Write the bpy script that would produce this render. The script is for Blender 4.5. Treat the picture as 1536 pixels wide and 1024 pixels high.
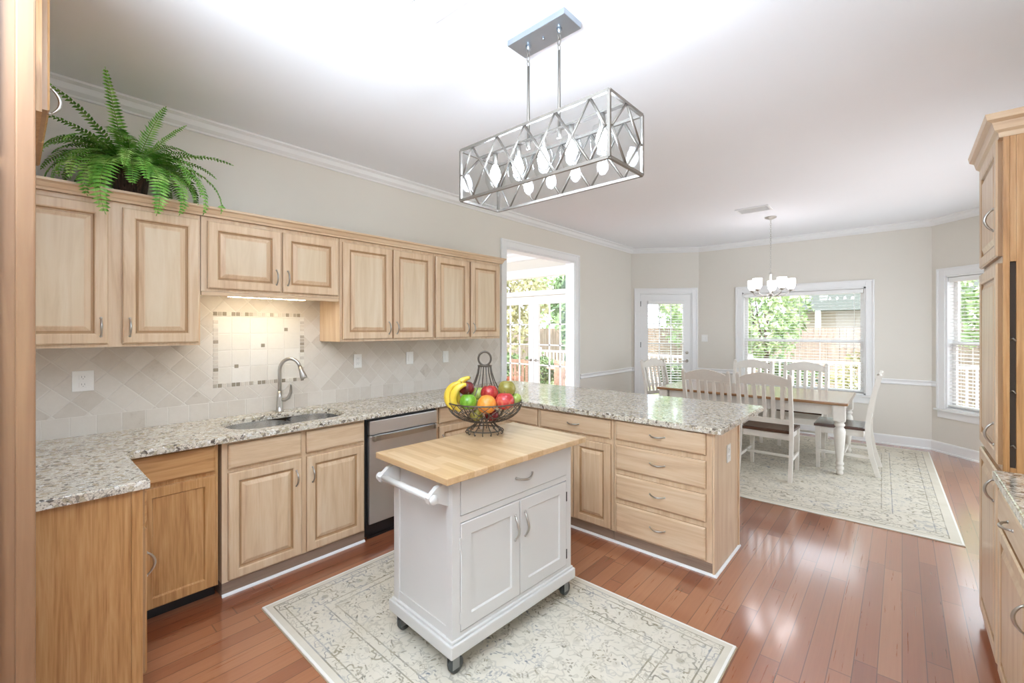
import bpy, bmesh, math, random
from math import sin, cos, pi, radians as R, sqrt, atan2, hypot
from mathutils import Vector, Matrix
from mathutils import geometry as mgeo
for o in list(bpy.data.objects): bpy.data.objects.remove(o)
C = bpy.context.scene.collection
S = bpy.context.scene
random.seed(7)

# ------------------------------------------------------------------ camera
EYE = 1.5145
cam = bpy.data.cameras.new('camera'); cam.sensor_width = 36; cam.lens = 663.8/1536*36
cam.shift_y = -(512-493.6)/1536; cam.clip_start = .02; cam.clip_end = 200
co = bpy.data.objects.new('camera', cam); C.objects.link(co)
co.location = (0, 0, EYE); co.rotation_euler = (R(90), 0, 0.7225); S.camera = co
# ------------------------------------------------------------------ sky, sun, exposure
S.view_settings.view_transform = 'Standard'; S.view_settings.look = 'None'
S.view_settings.exposure = 0.88; S.view_settings.gamma = 1; S.view_settings.use_curve_mapping = False
w = bpy.data.worlds.new('sky'); S.world = w; w.use_nodes = True
bg = w.node_tree.nodes['Background']; bg.inputs[0].default_value = (.80, .90, 1, 1); bg.inputs[1].default_value = 2.5
sun = bpy.data.lights.new('sun', 'SUN'); sun.energy = 2.6; sun.angle = R(2); sun.color = (1, .95, .86)
so = bpy.data.objects.new('sun', sun); C.objects.link(so); so.rotation_euler = (R(38), 0, R(15))   # high, from the kitchen side, lights the garden only

# added fill lamp behind the camera, aimed up to brighten ceiling and left wall
fl_ = bpy.data.lights.new('added_ceiling_fill', 'AREA'); fl_.shape = 'DISK'; fl_.size = 1.3; fl_.energy = 105; fl_.spread = R(125); fl_.color = (.74, .87, 1)
fo = bpy.data.objects.new('added_ceiling_fill', fl_); C.objects.link(fo); fo.location = (-.45, -.9, 1.75); fo.rotation_euler = (R(180-24), 0, R(20))
# ------------------------------------------------------------------ colour + material helpers
def lin(c):
    if isinstance(c, str):
        c = c.lstrip('#'); c = [int(c[i:i+2], 16)/255 for i in (0, 2, 4)]
    return tuple((x/12.92 if x <= .04045 else ((x+.055)/1.055)**2.4) for x in c)+(1,)
class NT:
    def __init__(s, name):
        s.m = bpy.data.materials.new(name); s.m.use_nodes = True; s.t = s.m.node_tree
        s.b = s.t.nodes['Principled BSDF']
    def n(s, ty, **k):
        nd = s.t.nodes.new(ty)
        for a, v in k.items(): setattr(nd, a, v)
        return nd
    def l(s, a, b): s.t.links.new(a, b)
    def v(s, inp, x):
        if hasattr(x, 'is_linked') or isinstance(x, bpy.types.NodeSocket): s.l(x, inp)
        else: inp.default_value = x
    def math(s, op, a, b=0.0, c=0.0):
        nd = s.n('ShaderNodeMath', operation=op); s.v(nd.inputs[0], a); s.v(nd.inputs[1], b); s.v(nd.inputs[2], c); return nd.outputs[0]
    def pos(s): return s.n('ShaderNodeNewGeometry').outputs['Position']
    def obj(s): return s.n('ShaderNodeTexCoord').outputs['Object']
    def mapv(s, vec, scale=(1, 1, 1), rot=(0, 0, 0), loc=(0, 0, 0)):
        nd = s.n('ShaderNodeMapping'); s.l(vec, nd.inputs[0]); nd.inputs[1].default_value = loc; nd.inputs[2].default_value = rot; nd.inputs[3].default_value = scale; return nd.outputs[0]
    def noise(s, vec, scale, detail=3, rough=.5, dist=0):
        nd = s.n('ShaderNodeTexNoise'); s.l(vec, nd.inputs['Vector']); nd.inputs['Scale'].default_value = scale; nd.inputs['Detail'].default_value = detail
        nd.inputs['Roughness'].default_value = rough; nd.inputs['Distortion'].default_value = dist; return nd.outputs[0]
    def vor(s, vec, scale, feature='F1', out='Distance', rnd=1):
        nd = s.n('ShaderNodeTexVoronoi', feature=feature); s.l(vec, nd.inputs['Vector']); nd.inputs['Scale'].default_value = scale
        nd.inputs['Randomness'].default_value = rnd; return nd.outputs[out]
    def white(s, vec):
        nd = s.n('ShaderNodeTexWhiteNoise', noise_dimensions='3D'); s.l(vec, nd.inputs['Vector']); return nd.outputs[0]
    def ramp(s, f, stops, interp='LINEAR'):
        nd = s.n('ShaderNodeValToRGB'); s.l(f, nd.inputs[0]); cr = nd.color_ramp; cr.interpolation = interp
        while len(cr.elements) < len(stops): cr.elements.new(.5)
        for e, (p, c) in zip(cr.elements, stops):
            e.position = p; e.color = lin(c) if isinstance(c, str) else (c, c, c, 1)
        return nd.outputs[0]
    def mix(s, f, a, b, mode='MIX'):
        nd = s.n('ShaderNodeMix', data_type='RGBA', blend_type=mode); s.v(nd.inputs[0], f)
        for i, x in ((6, a), (7, b)):
            if isinstance(x, str): nd.inputs[i].default_value = lin(x)
            elif isinstance(x, (float, int)): nd.inputs[i].default_value = (x, x, x, 1)
            else: s.v(nd.inputs[i], x)
        return nd.outputs[2]
    def sep(s, v):
        nd = s.n('ShaderNodeSeparateXYZ'); s.l(v, nd.inputs[0]); return nd.outputs
    def comb(s, x, y, z=0.0):
        nd = s.n('ShaderNodeCombineXYZ'); s.v(nd.inputs[0], x); s.v(nd.inputs[1], y); s.v(nd.inputs[2], z); return nd.outputs[0]
    def bump(s, h, st=.2, d=.002):
        nd = s.n('ShaderNodeBump'); s.l(h, nd.inputs['Height']); nd.inputs['Strength'].default_value = st; nd.inputs['Distance'].default_value = d; s.l(nd.outputs[0], s.b.inputs['Normal'])
    def out(s, col=None, rough=.5, metal=0, spec=.5, coat=0, coat_r=.1):
        if col is not None:
            if isinstance(col, str): s.b.inputs['Base Color'].default_value = lin(col)
            else: s.l(col, s.b.inputs['Base Color'])
        s.v(s.b.inputs['Roughness'], rough); s.b.inputs['Metallic'].default_value = metal
        s.b.inputs['Specular IOR Level'].default_value = spec; s.b.inputs['Coat Weight'].default_value = coat; s.b.inputs['Coat Roughness'].default_value = coat_r
        return s.m
def plain(name, col, rough=.5, metal=0, spec=.5, var=.03, scale=8, coat=0):
    t = NT(name); c = lin(col) if isinstance(col, str) else col
    n = t.noise(t.pos(), scale, 2)
    f = t.math('MULTIPLY_ADD', n, var*2, 1-var)
    mx = t.mix(1.0, col, 1.0, 'MULTIPLY'); nd = mx.node
    cc = t.comb(f, f, f); t.l(cc, nd.inputs[7])
    return t.out(mx, rough, metal, spec, coat)
def wood(name, dark, mid, light, axis='z', rough=.38, grain=1.0, coat=.25, fine=.6):
    t = NT(name); p = t.pos()
    sc = {'z': (14, 14, 1.1), 'h': (1.1, 1.1, 16), 'y': (14, 1.0, 14), 'x': (1.0, 14, 14)}[axis]
    v = t.mapv(p, sc)
    a = t.noise(v, 1.1*grain, 4, .6, 1.2)
    sc2 = tuple(k*6 if k > 2 else k*3 for k in sc)
    b = t.noise(t.mapv(p, sc2), 1.6, 2, .6)
    f = t.math('ADD', t.math('MULTIPLY', a, 1-fine*.4), t.math('MULTIPLY', b, fine*.4))
    col = t.ramp(f, [(.3, dark), (.5, mid), (.72, light)])
    t.bump(b, .12, .001)
    return t.out(col, rough, 0, .5, coat, .25)
def emit(name, col, st):
    t = NT(name); t.b.inputs['Base Color'].default_value = lin(col); t.b.inputs['Emission Color'].default_value = lin(col); t.b.inputs['Emission Strength'].default_value = st; return t.m
def glass(name, tint=(1, 1, 1, 1), refl=.9, rough=0.0):
    t = NT(name); t.t.nodes.remove(t.b)
    g = t.n('ShaderNodeBsdfGlossy'); g.inputs['Roughness'].default_value = rough
    tr = t.n('ShaderNodeBsdfTransparent'); tr.inputs[0].default_value = tint
    fr = t.n('ShaderNodeLayerWeight'); fr.inputs[0].default_value = .5
    fac = t.math('MULTIPLY_ADD', t.math('POWER', fr.outputs['Facing'], 4.0), .55, .035)
    mx = t.n('ShaderNodeMixShader'); t.l(t.math('MULTIPLY', fac, refl), mx.inputs[0]); t.l(tr.outputs[0], mx.inputs[1]); t.l(g.outputs[0], mx.inputs[2])
    t.l(mx.outputs[0], t.t.nodes['Material Output'].inputs[0]); return t.m

M = {}
M['oak'] = wood('oak', '#cba886', '#ddbf9b', '#e8d0b2', 'z')
M['oak_h'] = wood('oak_across', '#cba886', '#ddbf9b', '#e8d0b2', 'h')
M['oak_pale'] = wood('oak_panel', '#d3b995', '#dec7a6', '#e5d2b6', 'z', fine=.3)
M['honey'] = wood('honey_oak', '#a06c38', '#c4925b', '#d6ab78', 'z', grain=1.5, fine=1.0)
M['honey_h'] = wood('honey_oak_across', '#a8743f', '#c89660', '#d3a673', 'h', grain=1.3)
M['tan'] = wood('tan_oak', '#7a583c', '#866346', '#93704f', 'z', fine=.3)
M['groove'] = wood('oak_glaze', '#a47e58', '#b08a62', '#b9946c', 'z', fine=.3)
M['groove_h'] = M['groove']
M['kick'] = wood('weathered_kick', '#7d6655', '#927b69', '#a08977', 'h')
M['gap_shade'] = plain('painted_gap_shade', '#3a2b1c', .6)  # near-black colour that paints the shade of the pantry's side gap
M['wall'] = plain('wall_paint', '#e3ddd2', .75, spec=.25, var=.012, scale=3)
M['ceiling'] = plain('ceiling_paint', '#f6f7f9', .8, spec=.2, var=.01, scale=2)
M['trim'] = plain('trim_paint', '#f1f0ee', .35, var=.01)
M['cart'] = plain('cart_paint', '#d3d0cb', .35, var=.012)
M['chairpaint'] = plain('chair_paint', '#dfd8cd', .45, var=.05, scale=30)
M['chairseat'] = wood('chair_seat_wood', '#2f1d16', '#4a2e22', '#5f3c2c', 'x', rough=.2, coat=.6)
M['tabletop'] = wood('table_top_wood', '#7b5434', '#a0754e', '#b78c65', 'x', rough=.16, coat=.8)
M['nickel'] = plain('brushed_nickel', '#bdb9b2', .28, 1, var=.03, scale=60)
M['steel'] = plain('stainless_steel', '#d2d2d2', .36, .9, var=.03, scale=10)
M['steel_sink'] = plain('sink_steel', '#e6e6e6', .2, 1, var=.03, scale=10)
M['gunmetal'] = plain('fixture_metal', '#9a948c', .42, .8, var=.06, scale=40)
M['canopy'] = plain('canopy_metal', '#b4bcc4', .35, .9, var=.08, scale=9)
M['wire'] = plain('basket_wire', '#6a6258', .42, .7, var=.15, scale=60)
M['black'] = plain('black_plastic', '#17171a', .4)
M['plastic'] = plain('white_plastic', '#f3f1ec', .35, var=.01)
M['outlet_slot'] = plain('outlet_recess', '#b9b7b2', .5)
M['hinge'] = plain('hinge_metal', '#4e4a46', .4, .8)
M['rubber'] = plain('caster_rubber', '#4a4d4c', .5)
M['caster'] = plain('caster_metal', '#9a9c9c', .35, .9)
M['glass'] = glass('clear_glass')
M['lampglass'] = glass('lamp_glass', (.97, .98, .98, 1), .5)
M['bulb'] = emit('lit_bulb', '#dfeaff', 42)
M['strip'] = emit('lit_strip', '#fff3d6', 14)
M['shade'] = emit('lit_shade', '#f7f5f8', 4.2)
def blindmat():
    t = NT('blind_slat'); t.out('#f4f3f0', .5)
    t.b.inputs['Subsurface Weight'].default_value = 0
    t.b.inputs['Transmission Weight'].default_value = 0
    return t.m
M['blind'] = blindmat()
# butcher block: staves along y
def butcher():
    t = NT('butcher_block'); o = t.obj(); x, y, z = t.sep(o)
    sx = t.math('FLOOR', t.math('MULTIPLY', x, 26)); 
    r0 = t.white(t.comb(sx, 3.3, 0.0))
    sy = t.math('FLOOR', t.math('MULTIPLY_ADD', y, 2.6, t.math('MULTIPLY', r0, 5)))
    r = t.white(t.comb(sx, sy, 1.0))
    g = t.noise(t.mapv(o, (60, 3, 60)), 1.5, 3, .6, .5)
    f = t.math('ADD', t.math('MULTIPLY', r, .45), t.math('MULTIPLY', g, .55))
    col = t.ramp(f, [(.15, '#bb9568'), (.5, '#d0ae82'), (.85, '#e0c49d')])
    return t.out(col, .33, 0, .5, .3, .2)
M['butcher'] = butcher()
def granite():
    t = NT('granite'); p = t.pos()
    wv = t.n('ShaderNodeVectorMath', operation='ADD'); nn = t.n('ShaderNodeTexNoise'); t.l(p, nn.inputs['Vector']); nn.inputs['Scale'].default_value = 30
    sc = t.n('ShaderNodeVectorMath', operation='SCALE'); t.l(nn.outputs['Color'], sc.inputs[0]); sc.inputs['Scale'].default_value = .035
    t.l(p, wv.inputs[0]); t.l(sc.outputs[0], wv.inputs[1]); q = wv.outputs[0]
    a = t.vor(q, 70, 'F1', 'Color'); r = t.sep(a)[0]
    base = t.ramp(r, [(0, '#93887a'), (.10, '#dad0bf'), (.4, '#e6dfcf'), (.62, '#c0b398'), (.76, '#e2dac9'), (.9, '#f0ece4'), (.975, '#6b6259')], 'CONSTANT')
    e = t.vor(q, 70, 'DISTANCE_TO_EDGE')
    lf = t.noise(p, 9, 2)
    ed = t.math('MULTIPLY', t.ramp(e, [(0, 1.0), (.10, 0.0)]), t.ramp(lf, [(.4, .15), (.66, .75)]))
    c1 = t.mix(ed, base, '#6d665d')
    sp = t.ramp(t.noise(p, 150, 2), [(.60, 0.0), (.68, .8)])
    c2 = t.mix(sp, c1, '#574f47')
    return t.out(c2, .12, 0, .55, .3, .05)
M['granite'] = granite()
def floorm():
    t = NT('hardwood'); p = t.pos(); x, y, z = t.sep(p); W = .083
    xs = t.math('DIVIDE', x, W); ix = t.math('FLOOR', xs); fx = t.math('FRACT', xs)
    ro = t.white(t.comb(ix, 0.5, 0.0)); ys = t.math('MULTIPLY_ADD', ro, 7.0, t.math('DIVIDE', y, 1.15)); iy = t.math('FLOOR', ys); fy = t.math('FRACT', ys)
    r = t.white(t.comb(ix, iy, 0.0))
    g = t.noise(t.mapv(p, (60, 2.0, 1)), 1.3, 4, .6, 0)
    f = t.math('ADD', t.math('MULTIPLY', r, .5), t.math('MULTIPLY_ADD', g, .30, .10))
    col = t.ramp(f, [(.15, '#7f4327'), (.4, '#955435'), (.6, '#a56542'), (.85, '#b67c58')])
    gx = t.math('MINIMUM', fx, t.math('SUBTRACT', 1.0, fx)); gy = t.math('MINIMUM', fy, t.math('SUBTRACT', 1.0, fy))
    gap = t.math('MAXIMUM', t.ramp(gx, [(.012, 1.0), (.03, 0.0)]), t.ramp(gy, [(.0006, 1.0), (.002, 0.0)]))
    c2 = t.mix(t.math('MULTIPLY', gap, .75), col, '#4a2513')
    rr = t.math('MULTIPLY_ADD', g, .1, .24)
    t.b.inputs['Coat IOR'].default_value = 2.0
    return t.out(c2, rr, 0, .8, 1.0, .13)
M['floor'] = floorm()
def tilem(name, rot, size, loc=(0, 0, 0), cols=('#b9ac9c', '#d0c6b9', '#d8cfc3', '#ded6cb'), use='yz'):
    t = NT(name); p = t.pos(); x, y, z = t.sep(p)
    v = t.mapv(t.comb(y, z, 0.0), (1/size, 1/size, 1), (0, 0, rot), loc)
    a, b, _ = t.sep(v); ia = t.math('FLOOR', a); ib = t.math('FLOOR', b); fa = t.math('FRACT', a); fb = t.math('FRACT', b)
    r = t.white(t.comb(ia, ib, 2.0)); n = t.noise(p, 22, 5, .65)
    f = t.math('ADD', t.math('MULTIPLY', r, .48), t.math('MULTIPLY_ADD', n, .42, .08))
    col = t.ramp(f, [(.16, cols[0]), (.3, cols[1]), (.55, cols[2]), (.8, cols[3])])
    g = t.math('MINIMUM', t.math('MINIMUM', fa, t.math('SUBTRACT', 1.0, fa)), t.math('MINIMUM', fb, t.math('SUBTRACT', 1.0, fb)))
    g2 = t.math('ADD', g, t.math('MULTIPLY_ADD', t.noise(p, 60, 2), .03, -.015))
    gm = t.ramp(g2, [(.015, 1.0), (.04, 0.0)])
    c2 = t.mix(t.math('MULTIPLY', gm, .6), col, '#e2dcd2')
    t.bump(t.math('SUBTRACT', t.math('MULTIPLY', n, .3), gm), .5, .003)
    return t.out(c2, .5, 0, .4)
M['tile'] = tilem('travertine_diagonal', R(45), .105)
M['tile_row'] = tilem('travertine_row', 0, .11, (0, -.914/.11+.0, 0))
M['tile_in'] = tilem('travertine_panel', 0, .115, (.2, .1, 0), ('#ddd5c8', '#e2dbcf', '#e6e0d5', '#eae5dc'))
for i, c in enumerate(('#9b8f80', '#b5aa9b', '#d6ccbe', '#cfc6ba', '#9a8f7d', '#e3dccf')):
    M['mos%d' % i] = plain('mosaic_%d' % i, c, .3, var=.1, scale=40)
def rugm(name, hx, hy, period=.21, tone=0):
    t = NT(name); o = t.obj(); x, y, z = t.sep(o)
    ax = t.math('ABSOLUTE', x); ay = t.math('ABSOLUTE', y)
    dx = t.math('SUBTRACT', hx, ax); dy = t.math('SUBTRACT', hy, ay); d = t.math('MINIMUM', dx, dy)
    nz = t.noise(o, 6, 4, .6); nf = t.noise(o, 60, 2, .6)
    base = t.mix(nz, '#dfd8ca', '#cbc2ae')
    cream = '#ebe7de'
    # scrolling vines: contour of distorted noise
    va = t.noise(o, 11 if tone == 0 else 8, 2, .5, 1.6)
    vine = t.ramp(t.math('ABSOLUTE', t.math('SUBTRACT', va, .5)), [(.012, 1.0), (.034, 0.0)])
    vb = t.noise(t.mapv(o, (1, 1, 1), (0, 0, 0), (4, 7, 0)), 17, 2, .5, 1.0)
    vine2 = t.ramp(t.math('ABSOLUTE', t.math('SUBTRACT', vb, .52)), [(.006, .9), (.03, 0.0)])
    # rosettes in a regular grid
    def ros(per, off, pet, r0):
        u = t.math('SUBTRACT', t.math('FRACT', t.math('ADD', t.math('DIVIDE', x, per), off)), .5); v = t.math('SUBTRACT', t.math('FRACT', t.math('ADD', t.math('DIVIDE', y, per), off)), .5)
        rr = t.math('SQRT', t.math('ADD', t.math('MULTIPLY', u, u), t.math('MULTIPLY', v, v)))
        an = t.math('ARCTAN2', v, u); k = t.math('MULTIPLY_ADD', t.math('COSINE', t.math('MULTIPLY', an, pet)), .04, r0)
        rr = t.math('ADD', rr, t.math('MULTIPLY_ADD', nf, .05, -.025))
        ring = t.ramp(t.math('ABSOLUTE', t.math('SUBTRACT', rr, k)), [(.012, 1.0), (.035, 0.0)])
        core = t.ramp(rr, [(.07, 1.0), (.11, 0.0)])
        return t.math('MAXIMUM', ring, t.math('MULTIPLY', core, .7))
    r1 = ros(period, .5, 8.0, .30); r2 = ros(period*.5, .25, 5.0, .28)
    wp = t.n('ShaderNodeTexNoise'); t.l(o, wp.inputs['Vector']); wp.inputs['Scale'].default_value = 9; ws = t.n('ShaderNodeVectorMath', operation='SCALE'); t.l(wp.outputs['Color'], ws.inputs[0]); ws.inputs['Scale'].default_value = .12
    wa = t.n('ShaderNodeVectorMath', operation='ADD'); t.l(o, wa.inputs[0]); t.l(ws.outputs[0], wa.inputs[1]); q = wa.outputs[0]
    k_ = 1.0 if tone == 0 else .75
    f1 = t.ramp(t.vor(t.mapv(q, (1, 2.1, 1)), 26*k_, 'F1'), [(.22, 1.0), (.32, 0.0)]); f2 = t.ramp(t.vor(t.mapv(q, (2.1, 1, 1), (0, 0, .6)), 22*k_, 'F1'), [(.18, .85), (.28, 0.0)])
    fl = t.vor(o, 34, 'F1'); leaf = t.math('MULTIPLY', t.math('MAXIMUM', f1, f2), t.ramp(t.noise(o, 11, 2), [(.42, 0.0), (.52, .95)]))
    field = t.math('MAXIMUM', t.math('MAXIMUM', t.math('MULTIPLY', vine, .45), leaf), t.math('MULTIPLY', r1, .35))
    bord = t.math('MAXIMUM', t.math('MAXIMUM', t.math('MULTIPLY', vine2, .4), leaf), t.math('MULTIPLY', r1, .8))
    guard = t.math('MAXIMUM', t.math('MULTIPLY', r2, .8), t.math('MULTIPLY', vine2, .6))
    def band(a, b): return t.math('MULTIPLY', t.math('GREATER_THAN', d, a), t.math('LESS_THAN', d, b))
    s = .8 if tone == 0 else 1.3
    lines = None
    for c in (.055, .105, .29, .345):
        q = t.math('LESS_THAN', t.math('ABSOLUTE', t.math('SUBTRACT', d, c*s)), .0035)
        lines = q if lines is None else t.math('MAXIMUM', lines, q)
    pat = t.math('ADD', t.math('MULTIPLY', band(.055*s, .105*s), guard), t.math('MULTIPLY', band(.105*s, .29*s), bord))
    pat = t.math('ADD', pat, t.math('MULTIPLY', band(.29*s, .345*s), guard))
    pat = t.math('ADD', pat, t.math('MULTIPLY', t.math('GREATER_THAN', d, .345*s), field))
    pat = t.math('MAXIMUM', pat, t.math('MULTIPLY', lines, .8))
    wear = t.ramp(t.noise(o, 9, 5, .7), [(.32, .35), (.6, 1.0)])
    pat = t.math('MULTIPLY', t.math('MINIMUM', t.math('MULTIPLY', pat, wear), 1.0), .95)
    ink = t.ramp(t.noise(o, 5, 2), [(.38, '#6f685a'), (.5, '#857a5f'), (.6, '#777b82')])
    col = t.mix(pat, base, ink)
    col = t.mix(t.math('LESS_THAN', d, .012), col, cream)
    t.bump(nf, .25, .002)
    return t.out(col, .95, 0, .1)
M['rug_a'] = rugm('kitchen_rug_weave', 1.005, .69)
M['rug_b'] = rugm('dining_rug_weave', 1.45, 1.53, .32, 1)
M['rugback'] = plain('rug_binding', '#b9a890', .9)
def leafm(name, a, b, c, rough=.45, sc=9):
    t = NT(name); n = t.noise(t.pos(), sc, 3, .6); t.out(t.ramp(n, [(.3, a), (.5, b), (.68, c)]), rough, 0, .4)
    return t.m
M['fern'] = leafm('fern_green', '#457f24', '#76b244', '#b4d67c', .45, 14)
M['stem'] = leafm('fern_stem', '#5b7a2c', '#7a9a3c', '#90ad50')
M['bush_d'] = leafm('bush_dark', '#3f5937', '#6c8858', '#9fb286', .5, 2.5)
M['bush_p'] = leafm('bush_pale', '#7c9663', '#aac38c', '#dbe6c2', .5, 3)
M['bush_y'] = leafm('bush_olive', '#8f8e66', '#bcb78c', '#e0dcbc', .5, 3)
M['bark'] = leafm('bark', '#4d3f33', '#67574a', '#806f60', .8, 12)
def basketm():
    t = NT('dark_wicker'); o = t.obj(); n = t.noise(t.mapv(o, (60, 60, 6)), 1.5, 4, .7, 1)
    t.bump(n, .8, .01); return t.out(t.ramp(n, [(.3, '#1d110c'), (.5, '#4a2f24'), (.72, '#8a6654')]), .6)
M['basket'] = basketm()
def fruit(name, a, b, c, sc=5, rough=.25, speck=None):
    t = NT(name); o = t.obj(); n = t.noise(t.mapv(o, (1, 1, .5)), sc*4, 4, .6, .5)
    col = t.ramp(n, [(.32, a), (.5, b), (.68, c)])
    if speck: col = t.mix(t.ramp(t.vor(o, 160), [(.12, .6), (.2, 0.0)]), col, speck)
    return t.out(col, rough, 0, .5, .3, .15)
M['plum_red'] = fruit('dark_red_skin', '#4d1018', '#7a1d28', '#9c3a3c', speck='#c07a6a')
M['red'] = fruit('red_skin', '#8f1a22', '#b02a2c', '#c8503c', speck='#e0a080')
M['blush'] = fruit('blush_skin', '#b4222c', '#cf4440', '#e9a070', 3)
M['green'] = fruit('green_skin', '#4f8a18', '#6fa828', '#9cc653', speck='#d0e090')
M['orange'] = fruit('orange_skin', '#ea8a20', '#f39a36', '#f7b25a', 14, .4)
M['pear'] = fruit('olive_skin', '#8a8236', '#a2994a', '#b9b066', speck='#7a6e30')
M['lime'] = fruit('pale_green_skin', '#90a848', '#adc060', '#c8d488')
M['banana'] = fruit('banana_skin', '#e3bf35', '#f0d24c', '#f4e07a', 3, .4)
M['banana_tip'] = plain('banana_tip', '#7d6a30', .6)
M['grass'] = leafm('lawn', '#8a9a62', '#b3b888', '#cfcaa4', .9, 1.5)
M['deck'] = wood('deck_boards', '#a8745a', '#c79a80', '#dcb8a0', 'y', rough=.7, coat=0)
M['terracotta'] = plain('terracotta', '#b0674a', .7, var=.1)
M['patio_wood'] = wood('patio_wood', '#94705a', '#b5917a', '#cbb09c', 'x', rough=.6, coat=0)
M['fence'] = wood('fence_boards', '#8d7a70', '#a8948a', '#c2b0a6', 'z', rough=.8, coat=0)
M['siding'] = plain('house_siding', '#cdbfb4', .8)
M['roofing'] = plain('roof_shingle', '#5b5f58', .9, var=.2, scale=30)
M['outwhite'] = plain('exterior_white', '#eeeeea', .5)

# ------------------------------------------------------------------ mesh builder
class MB:
    def __init__(s): s.v = []; s.f = []; s.mi = []; s.sm = []; s.mats = []; s.cur = 0
    def mat(s, m):
        if m not in s.mats: s.mats.append(m)
        s.cur = s.mats.index(m); return s
    def add(s, vs, fs, smooth=False, T=None):
        b = len(s.v); s.v += [tuple(T @ Vector(v)) if T else tuple(v) for v in vs]
        for f in fs: s.f.append([b+i for i in f]); s.mi.append(s.cur); s.sm.append(smooth)
        return s
    def box(s, x0, x1, y0, y1, z0, z1, bev=0.0, T=None):
        x0, x1 = min(x0, x1), max(x0, x1); y0, y1 = min(y0, y1), max(y0, y1); z0, z1 = min(z0, z1), max(z0, z1)
        if bev <= 0:
            vs = [(x, y, z) for z in (z0, z1) for y in (y0, y1) for x in (x0, x1)]
            return s.add(vs, [(0, 2, 3, 1), (4, 5, 7, 6), (0, 1, 5, 4), (2, 6, 7, 3), (0, 4, 6, 2), (1, 3, 7, 5)], False, T)
        b = min(bev, (x1-x0)*.45, (y1-y0)*.45, (z1-z0)*.45); bm = bmesh.new()
        bmesh.ops.create_cube(bm, size=1)
        for v in bm.verts: v.co = Vector(((x0+x1)/2+v.co.x*(x1-x0), (y0+y1)/2+v.co.y*(y1-y0), (z0+z1)/2+v.co.z*(z1-z0)))
        bmesh.ops.bevel(bm, geom=bm.edges[:], offset=b, segments=2, affect='EDGES', profile=.6)
        return s.frombm(bm, T)
    def frombm(s, bm, T=None, smooth=False):
        bm.verts.index_update(); s.add([v.co[:] for v in bm.verts], [[v.index for v in f.verts] for f in bm.faces], smooth, T); bm.free(); return s
    def tube(s, pts, r, n=8, closed=False, cap=True, T=None):
        pts = [Vector(p) for p in pts]; m = len(pts); rs = r if isinstance(r, (list, tuple)) else [r]*m
        vs = []; fs = []; up = None
        for i, p in enumerate(pts):
            if closed: d = pts[(i+1) % m]-pts[i-1]
            else: d = pts[min(i+1, m-1)]-pts[max(i-1, 0)]
            d = d.normalized() if d.length > 1e-9 else Vector((0, 0, 1))
            if up is None:
                up = Vector((0, 0, 1)) if abs(d.z) < .9 else Vector((1, 0, 0))
            a = d.cross(up)
            if a.length < 1e-6: a = d.cross(Vector((.3, 1, .2)))
            a.normalize(); up = a.cross(d).normalized(); 
            for k in range(n):
                t = 2*pi*k/n; vs.append(p+(a*cos(t)+up*sin(t))*rs[i])
        for i in range(m if closed else m-1):
            j = (i+1) % m
            for k in range(n): fs.append((i*n+k, i*n+(k+1) % n, j*n+(k+1) % n, j*n+k))
        if cap and not closed: fs.append(tuple(range(n-1, -1, -1))); fs.append(tuple((m-1)*n+k for k in range(n)))
        return s.add(vs, fs, True, T)
    def lathe(s, prof, n=24, T=None, c=(0, 0, 0), smooth=True):
        vs = []; fs = []
        for r, z in prof:
            for k in range(n): t = 2*pi*k/n; vs.append((c[0]+r*cos(t), c[1]+r*sin(t), c[2]+z))
        for i in range(len(prof)-1):
            for k in range(n): fs.append((i*n+k, i*n+(k+1) % n, (i+1)*n+(k+1) % n, (i+1)*n+k))
        if prof[0][0] > 1e-4: fs.append(tuple(range(n-1, -1, -1)))
        if prof[-1][0] > 1e-4: fs.append(tuple((len(prof)-1)*n+k for k in range(n)))
        return s.add(vs, fs, smooth, T)
    def prism(s, poly, z0, z1, T=None, axis='z'):
        n = len(poly)
        f3 = {'z': lambda a, b, c: (a, b, c), 'y': lambda a, b, c: (a, c, b), 'x': lambda a, b, c: (c, a, b)}[axis]
        vs = [f3(a, b, z0) for a, b in poly]+[f3(a, b, z1) for a, b in poly]
        return s.add(vs, [tuple(range(n-1, -1, -1)), tuple(range(n, 2*n))]+[(i, (i+1) % n, n+(i+1) % n, n+i) for i in range(n)], False, T)
    def rings(s, x0, x1, z0, z1, prof, T=None, gr=(), ms=None):
        """panel facing -y; prof = [(inset, y)...] stepped profile, last ring capped"""
        vs = []; fs = []
        for ins, y in prof: vs += [(x0+ins, y, z0+ins), (x1-ins, y, z0+ins), (x1-ins, y, z1-ins), (x0+ins, y, z1-ins)]
        for i in range(len(prof)-1):
            for k in range(4): fs.append((i*4+k, i*4+(k+1) % 4, i*4+4+(k+1) % 4, i*4+4+k))
        m = (len(prof)-1)*4; fs.append((m, m+1, m+2, m+3)); fs.append((3, 2, 1, 0))
        if ms:
            for q in ms:
                if q not in s.mats: s.mats.append(q)
            s.cur = s.mats.index(ms[0]); s.add(vs, fs, False, T)
            n0 = len(s.f)-len(fs)
            for i in gr:
                for k in range(4): s.mi[n0+i*4+k] = s.mats.index(ms[1])
            if len(ms) > 2: s.mi[n0+(len(prof)-1)*4] = s.mats.index(ms[2])
            return s
        return s.add(vs, fs, False, T)
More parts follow.
